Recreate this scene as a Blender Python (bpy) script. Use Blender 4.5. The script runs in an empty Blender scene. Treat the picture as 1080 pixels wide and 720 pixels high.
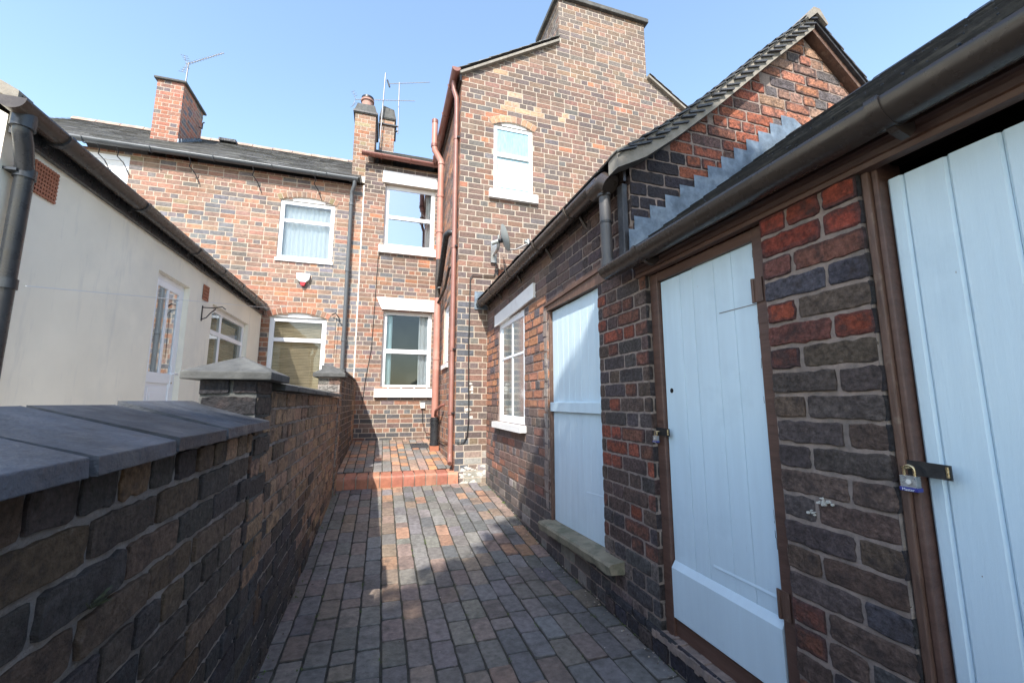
import bpy, math, random
from mathutils import Vector, noise
R = random.Random(7)
sc = bpy.context.scene
col = sc.collection

# ------------------------------------------------------------------ camera
cam = bpy.data.cameras.new('camera')
cam.sensor_width = 36.0
cam.lens = 440.0 / 1080.0 * 36.0
cam.clip_start = 0.02
cam.clip_end = 500
co = bpy.data.objects.new('camera', cam)
col.objects.link(co)
co.location = (0, 0, 1.22)
yaw, pitch = math.radians(17.2), math.radians(8.2)
co.rotation_euler = (math.radians(90) + pitch, 0, -yaw)
sc.camera = co

# ------------------------------------------------------------------ light
sun_dir = Vector((0.39, 0.90, -1.0)).normalized()
elev = math.asin(-sun_dir.z)
az = math.atan2(-sun_dir.x, -sun_dir.y)
w = bpy.data.worlds.new('World')
sc.world = w
w.use_nodes = True
nt = w.node_tree
sky = nt.nodes.new('ShaderNodeTexSky')
sky.sky_type = 'NISHITA'
sky.sun_disc = False
sky.sun_elevation = elev
sky.sun_rotation = az % (2 * math.pi)
sky.air_density = 1.4
sky.dust_density = .9
sky.ozone_density = 1.6
bg = nt.nodes['Background']
bg.inputs['Strength'].default_value = 0.15
nt.links.new(sky.outputs[0], bg.inputs[0])
sl = bpy.data.lights.new('sun', 'SUN')
sl.energy = 3.35
sl.angle = math.radians(0.53)
sl.color = (1.0, 0.95, 0.87)
so = bpy.data.objects.new('sun', sl)
col.objects.link(so)
so.location = (-4, -9, 12)
so.rotation_euler = sun_dir.to_track_quat('-Z', 'Y').to_euler()
sc.view_settings.view_transform = 'Standard'
sc.view_settings.look = 'None'
sc.view_settings.gamma = 1
sc.view_settings.use_curve_mapping = False
sc.view_settings.exposure = 1.3
sc.cycles.max_bounces = 8
sc.cycles.diffuse_bounces = 5

# ------------------------------------------------------------------ materials
def mat(name, base=(.5, .5, .5), rough=.7, attr=False, var=.15, vscale=6.0, bump=.15, bscale=60.0,
        stain=None, stain_amt=.5, stain_scale=2.5, stain_lo=.5, metallic=0.0, spec=.5, stretch=(1, 1, 1),
        stain2=None, s2_amt=.5, s2_scale=9.0, s2_lo=.6, bdist=.004, coat=0.0, s2_stretch=(1, 1, 1), pits=False):
    m = bpy.data.materials.new(name)
    m.use_nodes = True
    n = m.node_tree.nodes
    l = m.node_tree.links
    b = n['Principled BSDF']
    b.inputs['Roughness'].default_value = rough
    b.inputs['Metallic'].default_value = metallic
    b.inputs['Specular IOR Level'].default_value = spec
    b.inputs['Coat Weight'].default_value = coat
    tc = n.new('ShaderNodeTexCoord')
    def mapped(st):
        if st == (1, 1, 1):
            return tc.outputs['Object']
        mp = n.new('ShaderNodeMapping')
        mp.inputs['Scale'].default_value = st
        l.new(tc.outputs['Object'], mp.inputs[0])
        return mp.outputs[0]
    src = mapped(stretch)
    if attr:
        a = n.new('ShaderNodeAttribute')
        a.attribute_name = 'tint'
        cur = a.outputs['Color']
    else:
        rgb = n.new('ShaderNodeRGB')
        rgb.outputs[0].default_value = (*base, 1)
        cur = rgb.outputs[0]
    def nz(scale, detail=6, s=None, rough_=.6):
        t = n.new('ShaderNodeTexNoise')
        t.inputs['Scale'].default_value = scale
        t.inputs['Detail'].default_value = detail
        t.inputs['Roughness'].default_value = rough_
        l.new(s if s is not None else src, t.inputs[0])
        return t.outputs[0]
    def ramp(fac, lo, hi, a0, a1):
        r = n.new('ShaderNodeMapRange')
        r.inputs[1].default_value = lo
        r.inputs[2].default_value = hi
        r.inputs[3].default_value = a0
        r.inputs[4].default_value = a1
        l.new(fac, r.inputs[0])
        return r.outputs[0]
    if var:
        hs = n.new('ShaderNodeHueSaturation')
        v = ramp(nz(vscale), .3, .7, 1 - var, 1 + var)
        l.new(v, hs.inputs['Value'])
        l.new(cur, hs.inputs['Color'])
        cur = hs.outputs[0]
    for st, amt, scl, lo, ss in ((stain, stain_amt, stain_scale, stain_lo, (1, 1, 1)), (stain2, s2_amt, s2_scale, s2_lo, s2_stretch)):
        if st:
            f = ramp(nz(scl, 8, mapped(ss), .65), lo, lo + .14, 0, amt)
            mx = n.new('ShaderNodeMixRGB')
            l.new(f, mx.inputs[0])
            l.new(cur, mx.inputs[1])
            mx.inputs[2].default_value = (*st, 1)
            cur = mx.outputs[0]
    l.new(cur, b.inputs['Base Color'])
    if bump:
        bp = n.new('ShaderNodeBump')
        bp.inputs['Strength'].default_value = bump
        bp.inputs['Distance'].default_value = bdist
        hh = nz(bscale, 8, None, .7)
        if pits:
            ad = n.new('ShaderNodeMath')
            ad.operation = 'MULTIPLY_ADD'
            l.new(nz(bscale * .33, 4, None, .6), ad.inputs[0])
            ad.inputs[1].default_value = 1.6
            l.new(hh, ad.inputs[2])
            hh = ad.outputs[0]
        l.new(hh, bp.inputs['Height'])
        l.new(bp.outputs[0], b.inputs['Normal'])
        rr = ramp(nz(vscale * 2.3), .3, .7, max(0, rough - .12), min(1, rough + .1))
        l.new(rr, b.inputs['Roughness'])
    return m

M = {}
M['brick'] = mat('clay_brick', attr=True, rough=.85, var=.3, vscale=26, bump=.9, bscale=70, stain=(.06, .05, .045), stain_amt=.5, stain_scale=13, stain_lo=.55, stain2=(.075, .062, .055), s2_amt=.42, s2_scale=1.1, s2_lo=.5, bdist=.006, pits=True)
M['brick_sooty'] = mat('sooty_clay_brick', attr=True, rough=.8, var=.5, vscale=60, bump=1.0, bscale=75, stain=(.045, .034, .033), stain_amt=.75, stain_scale=14, stain_lo=.5,
                       stain2=(.24, .205, .185), s2_amt=.4, s2_scale=30, s2_lo=.64, bdist=.012, spec=.3, pits=True)
M['mortar'] = mat('lime_mortar', (.42, .36, .295), .95, var=.12, vscale=20, bump=.6, bscale=90, stain=(.42, .36, .29), stain_amt=.4, stain_scale=3)
M['mortar_tan'] = mat('tan_mortar', (.45, .38, .305), .95, var=.12, vscale=20, bump=.5, bscale=90, stain=(.45, .37, .28), stain_amt=.4, stain_scale=2)
M['mortar_grey'] = mat('grey_pink_mortar', (.27, .21, .18), .95, var=.25, vscale=30, bump=1.0, bscale=80, stain=(.14, .12, .11), stain_amt=.6, stain_scale=8, bdist=.006)
M['mortar_dark'] = mat('weathered_mortar', (.33, .28, .25), .95, var=.3, vscale=24, bump=1.0, bscale=60, stain=(.10, .085, .075), stain_amt=.75, stain_scale=6, stain_lo=.5, bdist=.012, pits=True)
M['joint'] = mat('paving_joint_dirt', (.045, .042, .034), .95, var=.4, vscale=20, bump=1.0, bscale=60, stain=(.06, .085, .025), stain_amt=.7, stain_scale=5, stain_lo=.58)
M['paver'] = mat('paving_brick', attr=True, rough=.65, var=.32, vscale=30, bump=.9, bscale=60, pits=True, stain=(.055, .052, .048), stain_amt=.6, stain_scale=5, stain_lo=.52,
                 stain2=(.3, .29, .27), s2_amt=.3, s2_scale=45, s2_lo=.68, bdist=.004)
M['step'] = mat('red_step_brick', attr=True, rough=.6, var=.2, vscale=20, bump=.5, bscale=60, stain=(.2, .09, .06), stain_amt=.5, stain_scale=9, stain_lo=.54)
M['coping'] = mat('slate_coping', attr=True, rough=.55, var=.45, vscale=7, bump=1.0, bscale=45, stain=(.14, .14, .145), stain_amt=.5, stain_scale=5, stain_lo=.52,
                  pits=True, bdist=.007, stain2=(.02, .02, .025), s2_amt=.8, s2_scale=26, s2_lo=.6, stretch=(1, 1, 1))
M['cap'] = mat('concrete_cap', (.075, .075, .072), .85, var=.25, vscale=14, bump=.9, bscale=70, stain=(.14, .14, .13), stain_amt=.6, stain_scale=5, stain_lo=.5, stain2=(.03, .03, .03), s2_amt=.7, s2_scale=25, s2_lo=.6)
M['stone'] = mat('sandstone_sill', (.24, .215, .155), .85, var=.2, vscale=9, bump=.8, bscale=40, stain=(.10, .11, .07), stain_amt=.7, stain_scale=8, stain_lo=.5)
M['render'] = mat('cream_render', (.86, .81, .69), .9, var=.05, vscale=2, bump=.35, bscale=120, stain=(.72, .69, .61), stain_amt=.5, stain_scale=1.3, stain_lo=.48,
                  stain2=(.62, .60, .55), s2_amt=.4, s2_scale=4.0, s2_lo=.55, s2_stretch=(2.5, 2.5, .4), bdist=.002)
M['white'] = mat('white_upvc', (.84, .85, .87), .45, var=0, bump=0)
M['white_paint'] = mat('white_masonry_paint', (.82, .81, .79), .6, var=.05, bump=.3, bscale=60, stain=(.55, .53, .5), stain_amt=.3, stain_scale=5, stain_lo=.6)
M['door_blue'] = mat('pale_painted_boards', (.57, .70, .78), .5, var=.05, vscale=5, bump=.35, bscale=18, stretch=(1, 3, .25), stain=(.46, .58, .66), stain_amt=.4, stain_scale=3.2, stain_lo=.55,
                     stain2=(.26, .27, .26), s2_amt=.75, s2_scale=22, s2_lo=.71, s2_stretch=(1, 3, .3), bdist=.004)
M['brown'] = mat('brown_gloss_timber', (.105, .057, .043), .42, var=.25, vscale=10, bump=.7, bscale=26, stretch=(1, .4, 3), stain=(.2, .14, .10), stain_amt=.5, stain_scale=18, stain_lo=.6)
M['brown_worn'] = mat('flaking_brown_timber', (.115, .064, .046), .5, var=.3, vscale=14, bump=.9, bscale=30, stretch=(3, 3, .5), stain=(.26, .20, .15), stain_amt=.55, stain_scale=24, stain_lo=.56)
M['brown_plastic'] = mat('dark_brown_plastic', (.048, .037, .031), .3, var=.06, bump=.02, bscale=30, stain=(.08, .068, .06), stain_amt=.12, stain_scale=7, stain_lo=.55)
M['red_pipe'] = mat('faded_terracotta_pipe', (.42, .20, .155), .45, var=.1, bump=.1, stain=(.5, .33, .28), stain_amt=.4, stain_scale=3, stain_lo=.5)
M['brown_pipe'] = mat('terracotta_downpipe', (.25, .115, .09), .42, var=.12, bump=.1, stain=(.34, .18, .14), stain_amt=.4, stain_scale=3, stain_lo=.5)
M['red_gutter'] = mat('maroon_gutter', (.22, .09, .07), .4, var=.12, bump=.1)
M['black_plastic'] = mat('black_plastic', (.028, .03, .034), .3, var=.1, bump=.08, stain=(.06, .06, .06), stain_amt=.2, stain_scale=6, stain_lo=.55)
M['grey_plastic'] = mat('grey_plastic_gutter', (.10, .11, .12), .4, var=.1, bump=.1)
M['pipe_weathered'] = mat('weathered_iron_pipe', (.075, .07, .07), .42, var=.2, bump=.5, bscale=40, stain=(.25, .38, .33), stain_amt=.7, stain_scale=9, stain_lo=.64)
M['slate'] = mat('roof_slate', attr=True, rough=.6, var=.25, vscale=14, bump=.8, bscale=50, stain=(.16, .155, .14), stain_amt=.4, stain_scale=5, stain_lo=.5)
M['slate_edge'] = mat('dark_slate_edge', (.035, .035, .04), .5, var=.3, vscale=20, bump=1.0, bscale=40, stain=(.1, .1, .1), stain_amt=.4, stain_scale=12)
M['lead'] = mat('lead_flashing', (.15, .19, .235), .5, var=.4, vscale=14, bump=1.0, bscale=16, stain=(.25, .29, .32), stain_amt=.6, stain_scale=7, stain_lo=.5, metallic=.25, bdist=.006)
M['flash_white'] = mat('pale_flashing', (.68, .66, .62), .8, var=.1, bump=.3)
M['unlit_void'] = mat('dark_void', (.006, .006, .006), .9, var=0, bump=0)  # near-black colour standing in for unlit hollows behind openings
M['terracotta'] = mat('terracotta_vent', (.36, .14, .08), .8, var=.15, vscale=20, bump=.4)
M['iron'] = mat('black_iron', (.018, .018, .02), .4, var=.2, vscale=30, bump=.5, bscale=60, stain=(.2, .1, .04), stain_amt=.6, stain_scale=30, stain_lo=.63)
M['steel'] = mat('laminated_steel', (.45, .45, .44), .35, var=.1, vscale=40, bump=.3, metallic=.8)
M['brass'] = mat('tarnished_shackle', (.50, .40, .24), .3, var=.2, vscale=60, bump=.2, metallic=.9)
M['blue_plastic'] = mat('blue_bumper', (.03, .035, .22), .35, var=0, bump=0)
M['alu'] = mat('aerial_aluminium', (.27, .26, .26), .4, var=.1, bump=0, metallic=.5)
M['dish'] = mat('dish_grey', (.32, .34, .33), .5, var=.08, bump=.05)
M['red_plastic'] = mat('red_plastic', (.5, .02, .03), .35, var=0, bump=0)
M['verge'] = mat('cement_verge', (.25, .225, .19), .9, var=.2, vscale=12, bump=.9, bscale=50, stain=(.15, .14, .12), stain_amt=.6, stain_scale=8, stain_lo=.52)
M['ridge'] = mat('ridge_tile', (.36, .25, .19), .85, var=.3, vscale=5, bump=.6, stain=(.15, .14, .13), stain_amt=.6, stain_scale=4, stain_lo=.48)
M['pot'] = mat('chimney_pot_clay', (.36, .2, .16), .8, var=.15, bump=.3, stain=(.06, .05, .05), stain_amt=.5, stain_scale=8)
M['curtain'] = mat('white_net_curtain', (.74, .76, .78), .9, var=.08, vscale=5, bump=.4, bscale=20, stretch=(6, 1, .3))
M['curtain_blue'] = mat('pale_aqua_curtain', (.5, .68, .72), .9, var=.12, vscale=6, bump=.4, bscale=30, stretch=(8, 8, .3))
M['bamboo'] = mat('bamboo_blind', (.58, .43, .27), .8, var=.35, vscale=12, bump=.8, bscale=30, stretch=(.4, .4, 9))
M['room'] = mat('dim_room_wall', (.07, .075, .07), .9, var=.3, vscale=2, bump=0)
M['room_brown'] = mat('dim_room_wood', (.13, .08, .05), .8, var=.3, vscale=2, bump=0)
M['cable'] = mat('black_cable', (.015, .015, .015), .5, var=0, bump=0)
M['line'] = mat('white_washing_line', (.7, .7, .7), .5, var=0, bump=0)
M['earth'] = mat('bare_ground', (.12, .10, .08), .95, var=.3, vscale=2, bump=.6)
M['concrete'] = mat('yard_concrete', (.42, .40, .36), .9, var=.2, vscale=3, bump=.5)
M['bark'] = mat('tree_bark', (.10, .08, .06), .9, var=.3, vscale=10, bump=1)
M['cloth'] = mat('black_ribbed_fabric', (.012, .012, .016), .85, var=.3, vscale=50, bump=.6, bscale=90)
M['cast'] = mat('cast_iron_grate', (.045, .045, .05), .6, var=.3, bump=.6)
M['tape'] = mat('pale_repair_cement', (.55, .53, .48), .95, var=.25, vscale=20, bump=1.0, bscale=60)

def leaf_mat(name, c):
    m = mat(name, c, .6, var=.35, vscale=8, bump=0)
    b = m.node_tree.nodes['Principled BSDF']
    b.inputs['Transmission Weight'].default_value = 0
    return m
M['leaf'] = leaf_mat('green_leaf', (.06, .10, .03))
M['weed'] = leaf_mat('pale_weed', (.075, .082, .05))
M['moss'] = leaf_mat('moss_green', (.10, .16, .03))

def glass(name, refl=.25, tint=(.9, .95, .95), rough=0.02, frost=None):
    m = bpy.data.materials.new(name)
    m.use_nodes = True
    n = m.node_tree.nodes
    l = m.node_tree.links
    n.remove(n['Principled BSDF'])
    out = n['Material Output']
    g = n.new('ShaderNodeBsdfGlossy')
    g.inputs['Roughness'].default_value = rough
    g.inputs['Color'].default_value = (.85, .93, 1, 1)
    if frost:
        t = n.new('ShaderNodeBsdfDiffuse')
        nz_ = n.new('ShaderNodeTexNoise')
        tc = n.new('ShaderNodeTexCoord')
        mp = n.new('ShaderNodeMapping')
        mp.inputs['Scale'].default_value = (6, 6, 1.2)
        l.new(tc.outputs['Object'], mp.inputs[0])
        l.new(mp.outputs[0], nz_.inputs[0])
        nz_.inputs['Scale'].default_value = 9
        cr = n.new('ShaderNodeValToRGB')
        cr.color_ramp.elements[0].position = .3
        cr.color_ramp.elements[0].color = (frost[0] * .7, frost[1] * .8, frost[2] * .85, 1)
        cr.color_ramp.elements[1].position = .7
        cr.color_ramp.elements[1].color = (*frost, 1)
        l.new(nz_.outputs[0], cr.inputs[0])
        l.new(cr.outputs[0], t.inputs[0])
    else:
        t = n.new('ShaderNodeBsdfTransparent')
        t.inputs[0].default_value = (*tint, 1)
    fr = n.new('ShaderNodeFresnel')
    fr.inputs[0].default_value = 1.5
    mr = n.new('ShaderNodeMapRange')
    mr.inputs[1].default_value = .04
    mr.inputs[2].default_value = .6
    mr.inputs[3].default_value = refl
    mr.inputs[4].default_value = max(.8, refl)
    l.new(fr.outputs[0], mr.inputs[0])
    mx = n.new('ShaderNodeMixShader')
    l.new(mr.outputs[0], mx.inputs[0])
    l.new(t.outputs[0], mx.inputs[1])
    l.new(g.outputs[0], mx.inputs[2])
    l.new(mx.outputs[0], out.inputs[0])
    return m
M['glass'] = glass('window_glass', .05)
M['glass_coated'] = glass('coated_glass', .42)
M['glass_frosted'] = glass('frosted_glass', .10, frost=(.30, .48, .53), rough=.2)
M['glass_obscure'] = glass('obscure_green_glass', .22, frost=(.26, .31, .27), rough=.12)

# ------------------------------------------------------------------ mesh builder
class MB:
    def __init__(s):
        s.v, s.f, s.mi, s.sm, s.c = [], [], [], [], []
        s.slots = []
    def slot(s, m):
        if m not in s.slots:
            s.slots.append(m)
        return s.slots.index(m)
    def add(s, vs, fs, m, smooth=False, c=(.5, .5, .5)):
        k = len(s.v)
        s.v += [tuple(x) for x in vs]
        i = s.slot(m)
        for f in fs:
            s.f.append([k + q for q in f])
            s.mi.append(i)
            s.sm.append(smooth)
            s.c.append(c)
    def box(s, x0, x1, y0, y1, z0, z1, m, c=(.5, .5, .5)):
        if x0 > x1: x0, x1 = x1, x0
        if y0 > y1: y0, y1 = y1, y0
        vs = [(x0, y0, z0), (x1, y0, z0), (x1, y1, z0), (x0, y1, z0), (x0, y0, z1), (x1, y0, z1), (x1, y1, z1), (x0, y1, z1)]
        s.add(vs, [(0, 3, 2, 1), (4, 5, 6, 7), (0, 1, 5, 4), (1, 2, 6, 5), (2, 3, 7, 6), (3, 0, 4, 7)], m, c=c)
        return s
    def hexa(s, vs, m, c=(.5, .5, .5)):
        s.add(vs, [(0, 3, 2, 1), (4, 5, 6, 7), (0, 1, 5, 4), (1, 2, 6, 5), (2, 3, 7, 6), (3, 0, 4, 7)], m, c=c)
        return s
    def tube(s, path, r, m, n=12, caps=True, r1=None):
        path = [Vector(p) for p in path]
        rings = []
        up = None
        for i, p in enumerate(path):
            if i == 0: t = path[1] - p
            elif i == len(path) - 1: t = p - path[-2]
            else: t = (path[i + 1] - p).normalized() + (p - path[i - 1]).normalized()
            t.normalize()
            if up is None:
                up = Vector((0, 0, 1)) if abs(t.z) < .9 else Vector((1, 0, 0))
            a = t.cross(up).normalized()
            b = a.cross(t).normalized()
            up = b
            rr = r if r1 is None else r + (r1 - r) * i / (len(path) - 1)
            k = 1.0
            if 0 < i < len(path) - 1:
                cs = (path[i + 1] - p).normalized().dot((p - path[i - 1]).normalized())
                k = 1 / max(.6, math.sqrt(max(.01, (1 + cs) / 2)))
            rings.append([p + (a * math.cos(q * 2 * math.pi / n) * k + b * math.sin(q * 2 * math.pi / n)) * rr for q in range(n)])
        vs = [x for rg in rings for x in rg]
        fs = []
        for i in range(len(rings) - 1):
            for q in range(n):
                fs.append((i * n + q, i * n + (q + 1) % n, (i + 1) * n + (q + 1) % n, (i + 1) * n + q))
        s.add(vs, fs, m, smooth=True)
        if caps:
            s.add(rings[0], [tuple(range(n))], m)
            s.add(rings[-1], [tuple(reversed(range(n)))], m)
        return s
    def half_pipe(s, p0, p1, r, m, side, n=12):
        """half round gutter, open upward; side = horizontal unit vector across the run"""
        p0, p1, side = Vector(p0), Vector(p1), Vector(side)
        pro = []
        for i in range(n + 1):
            a = math.pi + math.pi * i / n
            pro.append((math.cos(a) * r, math.sin(a) * r))
        pin = [(x * .88, y * .88) for x, y in reversed(pro)]
        full = pro + pin
        vs = []
        for p in (p0, p1):
            for x, y in full:
                vs.append(p + side * x + Vector((0, 0, y)))
        k = len(full)
        s.add(vs, [(i, (i + 1) % k, k + (i + 1) % k, k + i) for i in range(k)], m, smooth=True)
        for p in (p0, p1):
            s.add([p + side * x + Vector((0, 0, y)) for x, y in pro], [tuple(range(len(pro)))], m)
        return s
    def prism(s, pts, ext, m, c=(.5, .5, .5), smooth=False):
        """pts: planar polygon in 3D, ext: extrusion vector"""
        e = Vector(ext)
        pts = [Vector(p) for p in pts]
        n = len(pts)
        vs = pts + [p + e for p in pts]
        fs = [tuple(range(n)), tuple(reversed(range(n, 2 * n)))]
        s.add(vs, fs, m, c=c)
        s.add(vs, [(i, (i + 1) % n, n + (i + 1) % n, n + i) for i in range(n)], m, c=c, smooth=smooth)
        return s
    def build(s, name, parent=None, label=None, bevel=0, root=None):
        me = bpy.data.meshes.new(name)
        me.from_pydata(s.v, [], s.f)
        for m in s.slots:
            me.materials.append(M[m] if isinstance(m, str) else m)
        me.polygons.foreach_set('material_index', s.mi)
        me.polygons.foreach_set('use_smooth', s.sm)
        a = me.attributes.new('tint', 'FLOAT_COLOR', 'FACE')
        flat = []
        for c in s.c:
            flat += [c[0], c[1], c[2], 1.0]
        a.data.foreach_set('color', flat)
        me.validate()
        me.update()
        o = bpy.data.objects.new(name, me)
        col.objects.link(o)
        if parent is not None:
            o.parent = parent
            if parent.type == 'EMPTY':
                o.location = -Vector(parent.location)
        if label:
            o['label'] = label
        if bevel:
            b = o.modifiers.new('bevel', 'BEVEL')
            b.width = bevel
            b.segments = 2
            b.limit_method = 'ANGLE'
            b.angle_limit = math.radians(35)
        return o

def thing(name, loc, label, cat, group=None):
    o = bpy.data.objects.new(name, None)
    o.empty_display_size = .1
    col.objects.link(o)
    o.location = loc
    o['label'] = label
    o['category'] = cat
    if group: o['group'] = group
    return o
def tag(o, label=None, cat=None, group=None, kind=None):
    for k, v in (('label', label), ('category', cat), ('group', group), ('kind', kind)):
        if v: o[k] = v
    return o

class Face:
    """a vertical wall plane: u along the wall, z up, d outward"""
    def __init__(s, O, U, N):
        s.O, s.U, s.N = Vector(O), Vector(U).normalized(), Vector(N).normalized()
    def p(s, u, z, d=0):
        q = s.O + s.U * u + s.N * d
        return Vector((q.x, q.y, q.z + z))
    def box(s, mb, u0, u1, z0, z1, d0, d1, m, c=(.5, .5, .5)):
        vs = [s.p(u0, z0, d0), s.p(u1, z0, d0), s.p(u1, z0, d1), s.p(u0, z0, d1), s.p(u0, z1, d0), s.p(u1, z1, d0), s.p(u1, z1, d1), s.p(u0, z1, d1)]
        mb.hexa(vs, m, c)
    def poly(s, mb, pts, d0, d1, m, c=(.5, .5, .5), smooth=False):
        mb.prism([s.p(u, z, d0) for u, z in pts], s.N * (d1 - d0), m, c, smooth)

def clip_poly(poly, region):
    """Sutherland-Hodgman, convex CCW region"""
    out = poly
    n = len(region)
    for i in range(n):
        a, b = region[i], region[(i + 1) % n]
        ex, ey = b[0] - a[0], b[1] - a[1]
        def side(p): return ex * (p[1] - a[1]) - ey * (p[0] - a[0])
        new = []
        for j in range(len(out)):
            p, q = out[j], out[(j + 1) % len(out)]
            sp, sq = side(p), side(q)
            if sp >= 0: new.append(p)
            if (sp >= 0) != (sq >= 0):
                t = sp / (sp - sq)
                new.append((p[0] + (q[0] - p[0]) * t, p[1] + (q[1] - p[1]) * t))
        out = new
        if len(out) < 3: return []
    return out
def inside(p, region):
    n = len(region)
    for i in range(n):
        a, b = region[i], region[(i + 1) % n]
        if (b[0] - a[0]) * (p[1] - a[1]) - (b[1] - a[1]) * (p[0] - a[0]) < -1e-6: return False
    return True
def area(p):
    return .5 * sum(p[i][0] * p[(i + 1) % len(p)][1] - p[(i + 1) % len(p)][0] * p[i][1] for i in range(len(p)))

def emit_brick(mb, F, poly, d, m, c, bev, tilt=0.0, base=-.004):
    n = len(poly)
    cx = sum(p[0] for p in poly) / n
    cz = sum(p[1] for p in poly) / n
    w_ = max(p[0] for p in poly) - min(p[0] for p in poly)
    h_ = max(p[1] for p in poly) - min(p[1] for p in poly)
    if w_ < .012 or h_ < .012: return
    sx = max(.3, 1 - 2 * bev / w_)
    sz = max(.3, 1 - 2 * bev / h_)
    r0 = [F(p[0], p[1], base) for p in poly]
    r1 = [F(p[0], p[1], d - bev * .6) for p in poly]
    r2 = [F(cx + (p[0] - cx) * sx, cz + (p[1] - cz) * sz, d + tilt * (p[0] - cx)) for p in poly]
    vs = r0 + r1 + r2
    fs = [(i, (i + 1) % n, n + (i + 1) % n, n + i) for i in range(n)]
    fs += [(n + i, n + (i + 1) % n, 2 * n + (i + 1) % n, 2 * n + i) for i in range(n)]
    if n > 12 and c[0] > 1.7 * c[1] and R.random() < .75:
        # kiss-marked brick: burnt rim, red heart with an irregular outline
        rim = mix(c, (.055, .038, .042), R.uniform(.55, .95))
        mb.add(vs, fs, m, c=rim)
        kx, kz = R.uniform(.80, .93), R.uniform(.62, .84)
        ox, oz = R.uniform(-.008, .008), R.uniform(-.006, .006)
        r3 = [F(cx + ox + (p[0] - cx) * kx * R.uniform(.94, 1.03), cz + oz + (p[1] - cz) * kz * R.uniform(.86, 1.08), d + .0004 + tilt * (p[0] - cx)) for p in poly]
        mb.add(r2 + r3, [(i, (i + 1) % n, n + (i + 1) % n, n + i) for i in range(n)], m, c=mix(c, rim, .6))
        mb.add(r3, [tuple(range(n))], m, c=c)
        return
    fs.append(tuple(range(2 * n, 3 * n)))
    mb.add(vs, fs, m, c=c)

def brick_outline(u0, u1, z0, z1, hi, jit):
    if hi == 0:
        k = .004
        j = lambda: R.uniform(-jit, jit)
        a, b, c_, d_ = j(), j(), j(), j()
        return [(u0 + k, z0 + a), (u1 - k, z0 + b), (u1 + c_, z0 + k), (u1 + c_, z1 - k), (u1 - k, z1 + b), (u0 + k, z1 + d_), (u0 + a, z1 - k), (u0 + a, z0 + k)]
    pts = []
    nu = max(3, int((u1 - u0) / .024))
    nz_ = 3
    e = jit
    rc = .006
    def s(): return R.gauss(0, e * .6)
    for i in range(nu):
        t = (i + .5) / nu
        pts.append((u0 + rc + (u1 - u0 - 2 * rc) * t, z0 + s()))
    pts.append((u1 - rc * .4 + s() * .4, z0 + rc * .4))
    for i in range(nz_):
        t = (i + .5) / nz_
        pts.append((u1 + s(), z0 + rc + (z1 - z0 - 2 * rc) * t))
    pts.append((u1 - rc * .4, z1 - rc * .4 + s() * .4))
    for i in range(nu):
        t = 1 - (i + .5) / nu
        pts.append((u0 + rc + (u1 - u0 - 2 * rc) * t, z1 + s()))
    pts.append((u0 + rc * .4, z1 - rc * .4))
    for i in range(nz_):
        t = 1 - (i + .5) / nz_
        pts.append((u0 + s(), z0 + rc + (z1 - z0 - 2 * rc) * t))
    pts.append((u0 + rc * .4, z0 + rc * .4))
    return pts

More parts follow.
